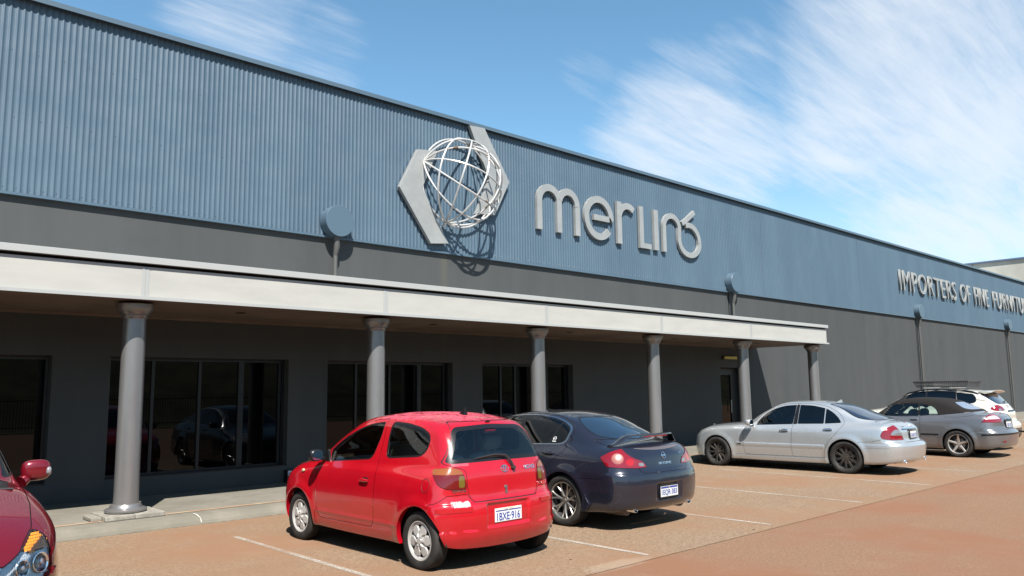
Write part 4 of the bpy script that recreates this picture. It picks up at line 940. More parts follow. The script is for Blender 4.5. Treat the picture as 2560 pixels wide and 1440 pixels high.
SH_SUV = dict(L=4.86, W=.93, H=1.72, zc=.78, q0=1.1, q1=1.0, zb0=.22, hatch=True, axles=(.95, 3.70), wr=.355, arch_r=.40, floor=.24, xm=2.5,
    top=[(-.2, .6), (0, .80), (.2, .90), (.6, 1.0), (1.1, 1.08), (1.5, 1.12), (2.4, 1.12), (4.0, 1.14), (4.9, 1.14)], crown=.07,
    hw=[(0, .76), (.4, .88), (.9, .93), (2.0, .93), (3.0, .93), (4.0, .925), (4.86, .84)],
    tuck=[(.15, .10), (.28, .04), (.42, .010), (.60, 0), (.80, .004), (.95, .03), (1.08, .07), (1.2, .13), (1.5, .2)],
    xr=[(.15, 4.70), (.30, 4.78), (.45, 4.85), (.66, 4.86), (.74, 4.82), (.80, 4.76), (1.0, 4.74), (1.12, 4.69), (1.3, 4.55), (1.5, 4.38), (1.6, 4.30), (1.75, 4.1)], rcurve=.22,
    xf=[(.1, .16), (.3, .05), (.5, .0), (.75, .03), (.9, .12), (1.05, .4)], fcurve=.36,
    zb=[(0, .26), (1.2, .25), (3.2, .25), (4.2, .30), (4.86, .36)],
    gz=[(1.1, .92), (1.4, 1.12), (1.9, 1.42), (2.3, 1.59), (2.7, 1.66), (3.2, 1.68), (3.8, 1.655), (4.3, 1.60), (4.7, 1.53)],
    gw=[(1.0, .70), (1.5, .80), (2.0, .83), (3.0, .83), (3.8, .81), (4.3, .76), (4.7, .70)], zbelt=1.05, tum=.30, tum2=.10, cf=.30, cr=.18, kg=.10, kgr=.13, ks=.07, flare=.018, kt=.12, kr=.15, gcrown=.045)
def mpv_disp(f, x, y, z):
    ay = np.abs(y)
    return f-.010*sm((.62-z)/.03)*sm((.6-x)/.2)
SH_MPV = dict(L=5.0, W=.985, H=1.78, zc=.78, q0=1.1, q1=1.0, zb0=.20, hatch=True, axles=(.95, 3.97), wr=.35, arch_r=.40, floor=.24, xm=2.5,
    top=[(-.2, .58), (0, .76), (.12, .84), (.4, .965), (.8, 1.085), (1.2, 1.155), (2.4, 1.16), (4.0, 1.14), (5.0, 1.14)], crown=.075,
    hw=[(0, .80), (.3, .90), (.7, .96), (1.4, .985), (3.0, .985), (4.0, .98), (5.0, .92)],
    tuck=[(.15, .10), (.28, .04), (.42, .010), (.60, 0), (.80, .004), (.95, .03), (1.08, .07), (1.2, .12), (1.5, .2)],
    xr=[(.15, 4.86), (.45, 4.98), (.7, 5.0), (1.1, 4.95), (1.5, 4.80), (1.8, 4.6)], rcurve=.15,
    xf=[(.1, .16), (.3, .05), (.5, .0), (.68, .02), (.80, .09), (.92, .26), (1.05, .6)], fcurve=.42,
    zb=[(0, .24), (1.2, .23), (4.2, .25), (5.0, .32)],
    gz=[(.75, .90), (1.0, 1.08), (1.4, 1.34), (1.8, 1.55), (2.2, 1.67), (2.6, 1.74), (3.4, 1.76), (4.4, 1.73), (5.0, 1.68)],
    gw=[(.7, .74), (1.1, .86), (2.0, .88), (4.0, .87), (5.0, .84)], zbelt=1.05, tum=.20, tum2=.08, cf=.30, cr=.18, kg=.10, kgr=.12, ks=.05, flare=.02, kt=.12, kr=.15, disp=mpv_disp)
# ================================================================== cars
def neg(pl): return [(-u, z) for u, z in pl]
def both(fn):
    for v in ('L', 'R'): fn(v)
def cutg(car, name, g, m, gap=0., off=0., parent=None):
    if gap: car._seam(g(car.M), gap, -.006)
    ins, car.M, _ = clip(car.M, g(car.M)); return skin_object(name, ins, m, parent or car.root, off)
def inside_parent(o, p):
    if o and p: o.parent = p
def handle(car, side, x, z, m, ln=.17, hh=.03, bowl=True):
    p, n = car.at(0, z, side, x); 
    if p is None: return
    M = car.frame(p, n, lift=.0); mb = MB(); superell(mb, (0, 0, .022), ln/2, hh/2, .011, 3); o = mb.build('door_handle', m, car.root); o.matrix_local = M
    if bowl: b = MB(); superell(b, (0, hh*.1, .0), ln*.36, hh*.85, .003, 2.4); q_ = b.build('handle_recess', car.black, o)
def antenna(car, x, y, m, h=.06, ln=.11):
    p, n = car.at(y, 0, 'top', x); mb = MB(); z = p[2]-.01
    vs = [(p[0]-ln*.55, y, z), (p[0]+ln*.45, y-.03, z), (p[0]+ln*.45, y+.03, z), (p[0]+ln*.40, y, z+h+.01), (p[0]+ln*.25, y, z+h)]
    mb.add(vs, [(0, 1, 4), (0, 4, 2), (1, 3, 4), (2, 4, 3), (1, 2, 3)]).build('roof_antenna', m, car.root)
def ring_badge(car, y, z, rx, rz, m, bars=(), side='rear', thick=.007, name='emblem'):
    p, n = car.at(y, z, side); 
    mb = MB(); mb.tube([(rx*math.cos(t), rz*math.sin(t), 0) for t in np.linspace(0, 2*math.pi, 33)[:-1]], thick/2, 6, True)
    for pts in bars: mb.tube([(a, b, 0) for a, b in pts], thick*.45, 6)
    o = mb.build(name, m, car.root); o.matrix_local = car.frame(p, n, lift=.005); return o
def exhaust(car, x, y, z, r=.035, ln=.18):
    M = Matrix.Translation((x, y, z)) @ Matrix.Rotation(math.radians(90), 4, 'Y')
    MB().lathe([(r, -ln), (r, 0), (r-.003, .003), (r-.006, 0), (r-.006, -ln)], 28, M).build('exhaust_tip', M_CHROME, car.root, fix=False)
    MB().lathe([(0, -.03), (r-.006, -.03)], 20, M).build('exhaust_bore', car.black, car.root, fix=False)
M_SEATG = mat('seat_grey', (.16, .16, .165), .9); M_SEATD = mat('seat_dark', (.03, .03, .032), .85); M_DASH = mat('dash_plastic', (.035, .035, .037), .7)
M_LINE_G = mat('lining_grey', (.26, .27, .24), .85); M_LINE_D = mat('lining_dark', (.05, .05, .05), .85)
M_WIPER = mat('wiper_black', (.02, .012, .012), .5)

# ---------------------------------------------------------------- small red hatchback
m, q = nmat('red_paint', (.27, .0022, .007), .22, spec=.5, coat=1.); c = q.coord(); sp = q.sep(c)
nz_ = q.math('ADD', q.math('MULTIPLY', q.noise(c, 7, 7, .72, 1.2), .5), q.math('MULTIPLY', q.noise(c, 22, 5, .7), .18))
roofm = q.ramp(sp[2], 1.36, 1.47); roof_rear = q.math('MULTIPLY', roofm, q.ramp(sp[0], 1.75, 2.2))
pil = q.math('MULTIPLY', q.math('MULTIPLY', q.ramp(sp[2], 1.08, 1.42), q.ramp(sp[0], 3.12, 3.25)), q.ramp(sp[1], -.35, -.52))
bump_ = q.math('MULTIPLY', q.math('MULTIPLY', q.ramp(sp[2], .60, .625), q.ramp(sp[2], .725, .66)), q.math('MULTIPLY', q.ramp(sp[0], 3.33, 3.42), q.ramp(q.math('ABSOLUTE', q.math('ADD', sp[1], .58)), .15, .07)))
lip_ = q.math('MULTIPLY', q.math('MULTIPLY', q.ramp(sp[2], .985, 1.01), q.ramp(sp[2], 1.05, 1.04)), q.math('MULTIPLY', q.ramp(sp[0], 3.3, 3.35), q.ramp(q.math('ABSOLUTE', q.math('ADD', sp[1], .52)), .16, .08)))
areas = q.math('MAXIMUM', q.math('MAXIMUM', roof_rear, pil), lip_)
peel = q.ramp(q.math('ADD', nz_, q.math('MULTIPLY', areas, .32)), .60, .66)
peel = q.math('MULTIPLY', peel, q.ramp(areas, .02, .12))
peelw = q.ramp(q.math('ADD', nz_, q.math('MULTIPLY', bump_, .34)), .62, .68); peelw = q.math('MULTIPLY', peelw, q.ramp(bump_, .02, .15))
col = q.mix(q.ramp(q.noise(c, 3, 4, .6), .3, .7), (.255, .0018, .007), (.285, .0026, .008))
col = q.mix(peel, col, (.30, .040, .062)); col = q.mix(peelw, col, (.40, .30, .31))
q.link(col, q.b.inputs['Base Color']); pk = q.math('MAXIMUM', peel, peelw)
q.link(q.math('ADD', q.math('MULTIPLY', pk, .4), .2), q.b.inputs['Roughness']); q.link(q.math('SUBTRACT', 1., pk), q.b.inputs['Coat Weight'])
P_RED = m
ec = Car('red_hatchback', Shape(**SH_ECHO), P_RED, 'small bright red three door hatchback with peeling roof paint, nearest the camera', 'hatchback', h=.017)
sh = ec.sh
for v in ('L', 'R'):
    w1 = ec.cut('side_window', v, rounded([(1.335, .955), (1.295, 1.085), (1.469, 1.206), (1.789, 1.344), (2.011, 1.401), (2.238, 1.423), (2.243, 1.261), (2.187, 1.07), (2.135, 1.018)], [.02, .02, .2, .2, .2, .03, .1, .08, .04]), G_CLEAR, -.007, border=.016)
    w2 = ec.cut('quarter_window', v, rounded([(2.376, 1.429), (2.664, 1.414), (2.902, 1.374), (3.04, 1.315), (3.075, 1.24), (3.055, 1.14), (2.975, 1.083), (2.482, 1.046), (2.42, 1.06), (2.40, 1.13), (2.372, 1.28)], .06), G_CLEAR, -.004, border=.022)
    dpoly = rounded([(2.262, 1.455), (2.30, 1.25), (2.300, 1.089), (2.311, .944), (2.325, .776), (2.327, .407), (2.283, .329), (1.199, .322), (1.146, .426), (1.128, .687), (1.133, .803), (1.19, .98), (1.262, 1.10), (1.44, 1.232), (1.77, 1.374), (2.0, 1.433)], [.01, .05, .05, .05, .05, .04, .05, .04, .04, .05, .05, .03, .05, .1, .1, .1])
    d = ec.cut('door', v, dpoly, P_RED, gap=.0028); inside_parent(w1, d)
    tri = MB()
    ec.seam_line(v, [(1.128, .80), (1.06, .96)])
rw = ec.cut('rear_window', 'rear', rounded([(-.50, 1.345), (-.44, 1.378), (0, 1.398), (.44, 1.378), (.50, 1.345), (.60, 1.15), (.655, 1.045), (.62, 1.028), (0, 1.034), (-.62, 1.028), (-.655, 1.045), (-.60, 1.15)], [.05, .05, .1, .05, .05, .1, .03, .03, .1, .03, .03, .1]), G_CLEAR, -.002, border=.040)
tg = ec.cut('tailgate', 'rear', rounded([(-.46, 1.428), (.46, 1.428), (.672, 1.04), (.655, 1.018), (.485, .965), (.48, .73), (.43, .655), (-.43, .655), (-.48, .73), (-.485, .965), (-.655, 1.018), (-.672, 1.04)], .035), P_RED, gap=.003); inside_parent(rw, tg)
lampE = smooth_loop([(-.75, .97), (-.658, .986), (-.55, .986), (-.475, .962), (-.435, .89), (-.418, .788), (-.50, .784), (-.60, .792), (-.685, .83), (-.735, .90)], 5)
for v, f in (('CL', lambda p: p), ('CR', neg)):
    ec.cut('tail_lamp', v, f(lampE), mat('lens_red_aged', (.085, .003, .003), .10, coat=1., spec=.4), .006, gap=.002, sub=[('indicator_lens', f([(-.80, .925), (-.40, .925), (-.40, 1.02), (-.80, 1.02)]), M_LENSA), ('reverse_lens', f(rounded([(-.492, .915), (-.44, .91), (-.435, .80), (-.49, .80)], .02)), mat('lens_olive', (.085, .06, .008), .15, coat=1.))])
zs = lambda y: np.interp(np.abs(y), [0, .43, .50, .70, .80, .9], [.650, .652, .735, .727, .655, .62])
bmp = cutg(ec, 'rear_bumper', lambda M: np.maximum(M[0][:, 2]-zs(M[0][:, 1]), 3.27+.0*M[0][:, 2]-M[0][:, 0]), P_RED, gap=.0028)
for v in ('L', 'R'): ec.seam_line(v, [(1.12, .40), (1.10, .24)])
# front end parts
for v, f in (('FL', lambda p: p), ('FR', neg)):
    ec.cut('headlight', v, f(rounded([(.42, .70), (.62, .70), (.80, .80), (.93, .905), (.86, .93), (.62, .86), (.46, .78)], .04)), mat('headlight_hazed', (.27, .26, .15), .25, coat=.6), .004, gap=.002)
ec.cut('front_grille', 'front', rounded([(-.34, .62), (.34, .62), (.38, .70), (-.38, .70)], .03), ec.black, -.004, gap=.002)
ec.cut('windscreen', 'front', rounded([(-.66, 1.02), (.66, 1.02), (.545, 1.435), (-.545, 1.435)], .06), G_CLEAR, -.004, border=.03)
ec.finish((M_LINE_G, .95, 3.42))
ec.place(5.538, 9.614, .012)
four_wheels(ec, .285, .192, .170, 'cap', M_CAPS, 1.44, (.25, .9, .62, .3))
for v, sg_ in (('L', -1), ('R', 1)):
    handle(ec, v, 2.14, .80, P_RED, .17, .036)
    p, n = ec.at(0, .825, v, .80); b = MB(); superell(b, (0, 0, .004), .034, .019, .010, 2.2); o = b.build('side_repeater', mat('repeater_cream', (.38, .31, .19), .2, coat=1.), ec.root); o.matrix_local = ec.frame(p, n)
mirrors(ec, 1.215, .885, 1.025, ec.black, .10, .085, .068, reach=.07)
for sg_ in (-1, 1): MB().prism([(1.165, .975), (1.325, .96), (1.29, 1.09), (1.265, 1.085)], sg_*.765, sg_*.735, 1).build('mirror_base', ec.black, ec.root)
# fuel flap ring, bumper rub strips, lock, wiper, badges
p, n = ec.at(0, .823, 'L', 3.19); o = MB().tube([(.058*math.cos(t), .068*math.sin(t), 0) for t in np.linspace(0, 2*math.pi, 41)[:-1]], .0018, 6, True).build('fuel_flap', ec.seam_m, ec.body); o.matrix_local = ec.frame(p, n, lift=-.0002)
for sg_ in (-1, 1):
    pts = [ec.at(sg_*y, .592, 'rear')[0] for y in (.47, .55, .62, .68, .72)]+[ec.at(0, .592, 'L' if sg_ < 0 else 'R', x)[0] for x in (3.40, 3.36)]
    mb = MB(); N_ = [sh.normal(np.array([p]))[0] for p in pts]; vs = []
    for p, n in zip(pts, N_):
        for dz, dn in ((-.026, .001), (-.022, .009), (.020, .009), (.026, .001)): vs.append((p[0]+n[0]*dn, p[1]+n[1]*dn, p[2]+dz))
    fs = [(4*i+j, 4*i+j+1, 4*i+j+5, 4*i+j+4) for i in range(len(pts)-1) for j in range(3)]; mb.add(vs, fs).build('rub_strip', P_RED, bmp)
b = MB().lathe([(0, .012), (.016, .012), (.019, .004), (.021, 0)], 24).box(-.013, .013, -.062, -.005, 0, .008); o = b.build('gate_lock', mat('lock_steel', (.25, .25, .24), .35, .9), tg); p, n = ec.at(0.0, .765, 'rear'); o.matrix_local = ec.frame(p, n, lift=.001)
def on(y, z, l=.012): p, n = ec.at(y, z, 'rear'); return Vector(p)+Vector(n)*l
wp = MB().tube([on(.125, .945, .02), on(.10, 1.0, .03), on(.045, 1.070, .028), on(-.10, 1.086, .022), on(-.33, 1.065, .014)], [.014, .013, .011, .008, .005], 8).tube([on(-.35, 1.060, .008), on(-.10, 1.072, .010), on(.04, 1.058, .010)], .006, 6).lathe([(0, .03), (.022, .026), (.026, 0)], 20, ec.frame(*ec.at(.125, .945, 'rear')))
wp.build('rear_wiper', M_WIPER, tg)
ring_badge(ec, .008, .948, .050, .034, M_CHROME, [[(.028*math.cos(t), .012+.015*math.sin(t)) for t in np.linspace(0, 2*math.pi, 17)], [(.013*math.cos(t), -.001+.030*math.sin(t)) for t in np.linspace(0, 2*math.pi, 17)]])
ec.text('ECHO', .385, .922, .055, M_CHROME, sx=1.15, ext=.003, offset=.0012); ec.text('TOYOTA', -.58, .757, .034, M_CHROME, sx=1.1, ext=.002, offset=.0008); ec.text('VVT-i', .545, .745, .032, M_CHROME, sx=1.0, ext=.002, offset=.0006)
pl = plate(ec, 0.0, .50, '1BXE·916', xpos=3.530, tilt=.02)
MB().box(-.186+.012, .186-.012, .047, .0672, .0009, .0016).build('plate_surround', mat('plate_surround_cream', (.5, .46, .38), .5), pl)
me, a = text_mesh('TITAN TOYOTA', .018, .0003, align='CENTER'); o = link_mesh('lettering', me, pl, ec.black); o.location = (0, .050, .0018)
antenna(ec, 2.84, -.02, ec.black, .085, .13)
MB().box(-.03, .03, -.005, .005, 0, .01).build('washer_jet', ec.black, tg).matrix_local = ec.frame(*ec.at(.02, 1.412, 'rear'))
exhaust(ec, 3.44, .42, .25, .022, .25); MB().tube([(2.9, .30, .26), (3.3, .40, .27)], .075, 14).build('silencer', mat('silencer_steel', (.12, .10, .09), .6, .6), ec.root)
MB().tube([(3.09, -.62, .28), (3.09, .62, .28)], .035, 12).build('rear_axle', M_BARREL, ec.root)
hb = MB(); hb.box(-.07, .07, -.018, .018, 0, .03); o = hb.build('high_brake_lamp', M_LENSR, tg); o.matrix_local = ec.frame(*ec.at(.01, 1.352, 'rear'), lift=-.05)
seats(ec, (1.75,), .58, M_SEATG); seats(ec, (2.52,), .60, M_SEATG, ys=(-.31, .31), w_=.29, hgt=.48); dash(ec, 1.22, .86, M_DASH)
MB().box(3.0, 3.32, -.60, .60, .93, .95).build('parcel_shelf', M_DASH, ec.root)

# ---------------------------------------------------------------- dark blue sports saloon
P_NAVY = metallic_flake('navy_paint', (.011, .012, .021), .35, .28); 
sk = Car('navy_sedan', Shape(**SH_SKY), P_NAVY, 'dark navy sports sedan with boot spoiler, parked just beyond the red hatchback', 'sedan', h=.018)
dlo = [(1.60, .990), (2.963, 1.020), (3.50, 1.038), (3.575, 1.07), (3.612, 1.21), (3.58, 1.252), (3.457, 1.313), (3.272, 1.360), (2.973, 1.392), (2.70, 1.392), (2.40, 1.375), (2.15, 1.32), (1.85, 1.18)]
for v in ('L', 'R'):
    ws = []
    ws.append(sk.cut('side_window', v, rounded([(1.63, 1.0), (2.66, 1.018), (2.655, 1.378), (2.40, 1.362), (2.15, 1.305), (1.86, 1.17)], [.02, .01, .01, .1, .1, .1]), G_DARK, -.004))
    ws.append(sk.cut('side_window', v, rounded([(2.745, 1.022), (3.285, 1.035), (3.42, 1.312), (3.26, 1.348), (2.973, 1.379), (2.735, 1.381)], [.01, .01, .02, .1, .1, .01]), G_DARK, -.004))
    ws.append(sk.cut('quarter_window', v, rounded([(3.315, 1.036), (3.49, 1.046), (3.553, 1.075), (3.590, 1.205), (3.56, 1.238), (3.447, 1.297)], [.01, .03, .04, .05, .05, .02]), G_DARK, -.004))
    sk.cut('pillar_trim', v, rounded(dlo, .04), sk.black, -.003)
    sk.cut('window_trim', v, rounded([(1.575, .976), (2.963, 1.006), (3.52, 1.024), (3.600, 1.055), (3.642, 1.218), (3.60, 1.268), (3.462, 1.330), (3.275, 1.377), (2.973, 1.408), (2.70, 1.408), (2.39, 1.391), (2.14, 1.335), (1.84, 1.195)], .05), mat('satin_chrome', (.42, .43, .45), .25, 1.), .002)
    d1 = sk.cut('door', v, rounded([(1.36, .27), (2.68, .27), (2.70, .45), (2.71, 1.005), (2.69, 1.415), (2.38, 1.40), (2.10, 1.33), (1.78, 1.17), (1.52, 1.01), (1.36, .90)], .04), P_NAVY, gap=.003)
    d2 = sk.cut('door', v, rounded([(2.68, .27), (3.18, .27), (3.26, .60), (3.36, .76), (3.60, .93), (3.66, 1.05), (3.68, 1.23), (3.60, 1.29), (3.46, 1.35), (3.27, 1.395), (2.97, 1.425), (2.69, 1.415), (2.71, 1.005), (2.70, .45)], .05), P_NAVY, gap=.003)
    sk.seam_line(v, [(3.95, .63), (4.30, .638)])
rw = sk.cut('rear_window', 'rear', rounded([(-.40, 1.372), (.40, 1.372), (.511, 1.286), (.555, 1.20), (.545, 1.135), (.40, 1.098), (.0, 1.088), (-.40, 1.098), (-.545, 1.135), (-.555, 1.20), (-.511, 1.286)], .06), mat('rear_glass_tint', (.006, .012, .022), .03, spec=.9, coat=1.), .001, border=.012)
lampS = rounded([(-.925, .897), (-.798, .966), (-.655, 1.003), (-.602, .941), (-.503, .884), (-.397, .847), (-.334, .77), (-.457, .762), (-.848, .788)], [.02, .05, .03, .05, .05, .05, .02, .03, .02])
tk = None
for v, f in (('CL', lambda p: p), ('CR', neg)):
    circ = [(-.714+.074*math.cos(t), .884+.062*math.sin(t)) for t in np.linspace(0, 2*math.pi, 25)[:-1]]; c2 = [(-.560+.055*math.cos(t), .838+.042*math.sin(t)) for t in np.linspace(0, 2*math.pi, 25)[:-1]]
    sk.cut('tail_lamp', v, f(lampS), M_LENSR, .006, gap=.002, sub=[('indicator_lens', f(circ), mat('lens_pinkamber', (.20, .065, .05), .25, metal=.1, coat=1.)), ('stop_lens', f(c2), mat('lens_red_bright', (.34, .006, .008), .2, metal=.3, coat=1.)), ('reverse_lens', f([(-.455, .828), (-.385, .822), (-.372, .782), (-.44, .788)]), M_LENSC)])
tk = sk.cut('boot_lid', 'rear', rounded([(-.63, 1.10), (.63, 1.10), (.63, .98), (.61, .93), (.500, .765), (.445, .697), (-.445, .697), (-.500, .765), (-.61, .93), (-.63, .98)], .03), P_NAVY, gap=.003)
for v, f in (('FL', lambda p: p), ('FR', neg)):
    sk.cut('headlight', v, f(rounded([(.40, .62), (.66, .63), (.90, .74), (1.02, .86), (.86, .86), (.60, .78)], .04)), M_LENSC, .003, gap=.002)
sk.cut('front_grille', 'front', rounded([(-.40, .52), (.40, .52), (.46, .70), (-.46, .70)], .05), sk.black, -.005, gap=.002)
sk.cut('windscreen', 'front', rounded([(-.70, 1.03), (.70, 1.03), (.56, 1.37), (-.56, 1.37)], .06), G_TINT, -.004, border=.03)
sk.finish((M_LINE_D, 1.3, 3.9))
sk.place(8.439, 10.856, 0.)
four_wheels(sk, .328, .238, .225, (7, .026, .019, .20, .028, .055), M_ALLOY, 1.53, (.1, .5, .22, .3))
MB().tube([(3.65, -.60, .328), (3.65, .60, .328)], .04, 12).build('rear_axle', M_BARREL, sk.root)
for v in ('L', 'R'):
    handle(sk, v, 3.36, .905, P_NAVY, .20, .034); handle(sk, v, 2.45, .895, P_NAVY, .20, .034)
# boot spoiler: blade on two swept feet
sp = MB(); vs = []; ny = 21; K6 = [(-.075, -.004), (-.03, .016), (.03, .020), (.075, .014), (.078, -.002), (.0, -.008)]
for i in range(ny):
    t = -1+2*i/(ny-1); y = t*.66; e = max(abs(t)-.62, 0)/.38; base = 1.147-.118*sm(e) ; xx_ = 4.45-.16*t*t
    for dx_, dz in K6: vs.append((xx_+dx_*(1-.25*e), y, base+dz*(1-.25*e)))
fs = [(6*i+j, 6*i+(j+1) % 6, 6*i+6+(j+1) % 6, 6*i+6+j) for i in range(ny-1) for j in range(6)]+[tuple(range(5, -1, -1)), tuple(6*(ny-1)+j for j in range(6))]
so_ = sp.add(vs, fs, True).build('boot_spoiler', mat('spoiler_paint', (.012, .011, .016), .2, .2, coat=1.), tk)
MB().box(4.512, 4.522, -.24, .24, 1.128, 1.142).build('high_brake_lamp', M_LENSR, so_)
p, n = sk.at(0, .985, 'rear'); g_ = MB(); N_g = 17; vs = []
for i in range(N_g):
    t = -1+2*i/(N_g-1); y = t*.46
    for k in range(4):
        p, n = sk.at(y, .998-.036*(1-.85*t*t)*k/3, 'rear'); vs.append(tuple(Vector(p)+Vector(n)*(.009 if k in (1, 2) else .004)))
g_.add(vs, [(4*i+k, 4*i+k+1, 4*i+k+5, 4*i+k+4) for i in range(N_g-1) for k in range(3)], True).build('boot_garnish', mat('garnish_ground_tint', (.40, .30, .27), .25, .9), tk, fix=False)  # chrome strip whose pinkish ground reflection is put into its base colour
ring_badge(sk, 0, .893, .036, .040, M_CHROME, [[(-.050, 0), (.050, 0)], [(-.036, .006), (.036, .006)], [(-.036, -.006), (.036, -.006)]], thick=.010)
sk.text('SKYLINE', 0, .787, .040, M_CHROME, sx=1.75, ext=.002, offset=.0008); sk.text('250GT', .40, .895, .026, M_CHROME, sx=1.1, ext=.0015, offset=.0006)
sk.text('V36', .42, .725, .020, M_CHROME, sx=2.0, ext=.0015)
plate(sk, .0, .455, '1EQR·383', frame=True, xpos=4.690, tilt=0.)
for y in (-.56, .56): exhaust(sk, 4.60, y, .272, .042, .22)
MB().tube([(4.15, -.58, .27), (4.46, -.56, .27)], .09, 14).tube([(4.15, .58, .27), (4.46, .56, .27)], .09, 14).build('silencer', mat('silencer_steel', (.12, .10, .09), .6, .6), sk.root)
# rear window sticker: white roundel and caption
p, n = sk.at(0, 1.085, 'L', 3.385); M_ = sk.frame(p, n, lift=.003); st = MB().tube([(.026*math.cos(t), .026*math.sin(t)+.012, 0) for t in np.linspace(0, 2*math.pi, 25)[:-1]], .0035, 4, True).lathe([(0, .0012), (.011, .0012)], 12, Matrix.Translation((0, .012, 0))).box(-.032, .032, -.034, -.022, 0, .001)
o = st.build('window_sticker', mat('sticker_white', (.4, .4, .4), .6), sk.root); o.matrix_local = M_
mirrors(sk, 1.55, .97, 1.03, P_NAVY, .11, .10, .07, reach=.08)
for sg_ in (-1, 1): MB().prism([(3.992, .225), (4.035, .43), (4.06, .44), (4.075, .40), (4.12, .335), (4.14, .325), (4.08, .235)], sg_*.868, sg_*.900, 1).build('mud_flap', P_NAVY, sk.root, bevel=.006)
seats(sk, (1.95,), .52, M_SEATD); seats(sk, (2.85,), .54, M_SEATD, ys=(-.34, .34), w_=.30, hgt=.5); dash(sk, 1.45, .84, M_DASH)

# ---------------------------------------------------------------- silver executive saloon
P_SILV = metallic_flake('silver_paint', (.41, .43, .44), .66, .30)
mc = Car('silver_sedan', Shape(**SH_MERC), P_SILV, 'long silver sedan with black multi spoke wheels in front of the last two columns', 'sedan', h=.02)
for v in ('L', 'R'):
    w1 = mc.cut('side_window', v, rounded([(1.735, .925), (1.80, 1.045), (1.93, 1.172), (2.11, 1.276), (2.355, 1.343), (2.600, 1.358), (2.585, 1.146), (2.560, .957)], [.02, .1, .1, .1, .1, .01, .05, .01]), G_TINT, -.004, border=.010)
    w2 = mc.cut('side_window', v, rounded([(2.68, 1.358), (2.95, 1.347), (3.215, 1.293), (3.215, .978), (2.665, .965)], [.01, .1, .01, .01, .01]), G_DARK, -.004, border=.010)
    w3 = mc.cut('quarter_window', v, rounded([(3.235, 1.288), (3.39, 1.208), (3.515, 1.09), (3.568, 1.0), (3.235, .980)], [.01, .1, .1, .03, .01]), G_DARK, -.004, border=.008)
    mc.cut('pillar_trim', v, [(2.567, .955), (2.658, .962), (2.672, 1.362), (2.607, 1.362)], mc.black, -.002)
    d1 = mc.cut('door', v, rounded([(1.49, .302), (2.572, .302), (2.545, .483), (2.567, .938), (2.60, 1.20), (2.625, 1.388), (2.36, 1.375), (2.09, 1.308), (1.90, 1.20), (1.74, 1.04), (1.60, .955), (1.452, .844), (1.458, .45)], [.02, .02, .1, .1, .05, .01, .1, .1, .1, .1, .1, .1, .1]), P_SILV, gap=.003)
    d2 = mc.cut('door', v, rounded([(2.572, .302), (3.248, .302), (3.25, .45), (3.329, .622), (3.50, .80), (3.632, .986), (3.60, 1.09), (3.49, 1.215), (3.26, 1.325), (2.98, 1.382), (2.625, 1.388), (2.60, 1.20), (2.567, .938), (2.545, .483)], [.02, .02, .05, .1, .1, .1, .1, .1, .1, .1, .01, .05, .1, .1]), P_SILV, gap=.003)
    mc.seam_line(v, [(1.28, .545), (3.24, .548)], .002); mc.seam_line(v, [(1.28, .488), (3.235, .488)], .002)
    mc.seam_line(v, [(3.918, .631), (4.20, .652), (4.365, .70)]); mc.seam_line(v, [(4.03, .585), (4.50, .585)], .002); mc.seam_line(v, [(4.03, .525), (4.50, .528)], .002); mc.seam_line(v, [(1.22, .292), (3.27, .292)], .003)
rw = mc.cut('rear_window', 'rear', rounded([(-.50, 1.375), (-.56, 1.30), (-.640, 1.165), (-.665, 1.07), (-.50, 1.05), (0, 1.062), (.50, 1.05), (.665, 1.07), (.640, 1.165), (.56, 1.30), (.50, 1.375), (0, 1.395)], .05), mat('rear_glass_grey', (.012, .018, .03), .03, spec=.9, coat=1.), .001, border=.012)
lampM = rounded([(-.935, .760), (-.895, .845), (-.79, .925), (-.608, .968), (-.508, .828), (-.445, .682), (-.728, .685), (-.90, .705)], [.04, .05, .06, .02, .05, .02, .02, .04])
for v, f in (('CL', lambda p: p), ('CR', neg)):
    mc.cut('tail_lamp', v, f(lampM), M_LENSR, .005, gap=.002, sub=[('clear_lens', f(rounded([(-.768, .778), (-.70, .85), (-.629, .885), (-.547, .877), (-.465, .765)], .04)), M_LENSC)])
tk = mc.cut('boot_lid', 'rear', rounded([(-.60, 1.04), (.60, 1.04), (.575, .955), (.50, .80), (.470, .684), (.42, .640), (-.42, .640), (-.470, .684), (-.50, .80), (-.575, .955)], .03), P_SILV, gap=.003)
for v, f in (('FL', lambda p: p), ('FR', neg)):
    mc.cut('headlight', v, f(rounded([(.42, .66), (.60, .64), (.74, .72), (.72, .82), (.56, .82)], .06)), M_LENSC, .003, gap=.002)
mc.cut('front_grille', 'front', rounded([(-.30, .54), (.30, .54), (.36, .74), (-.36, .74)], .03), mc.black, -.004, gap=.002)
mc.cut('windscreen', 'front', rounded([(-.70, 1.03), (.70, 1.03), (.56, 1.37), (-.56, 1.37)], .06), G_TINT, -.004, border=.03)
mc.finish((M_LINE_D, 1.3, 3.9))
mc.place(16.477, 10.901, .053)
four_wheels(mc, .328, .240, .235, (10, .017, .013, .095, .012, .072), M_ALLOYD, 1.56, (.1, .5, .22, .3), steer=-.10)
MB().tube([(3.65, -.60, .328), (3.65, .60, .328)], .04, 12).build('rear_axle', M_BARREL, mc.root)
for v in ('L', 'R'):
    handle(mc, v, 2.40, .828, M_CHROME, .20, .035); handle(mc, v, 3.33, .862, M_CHROME, .20, .035)
    p, n = mc.at(0, .517, v, 1.36); o = MB().box(-.05, .05, -.009, .009, 0, .003).build('strip_end', mc.black, mc.body); o.matrix_local = mc.frame(p, n)
mirrors(mc, 1.655, .985, .985, P_SILV, .12, .095, .068, reach=.07)
antenna(mc, 3.25, 0., P_SILV, .055, .14)
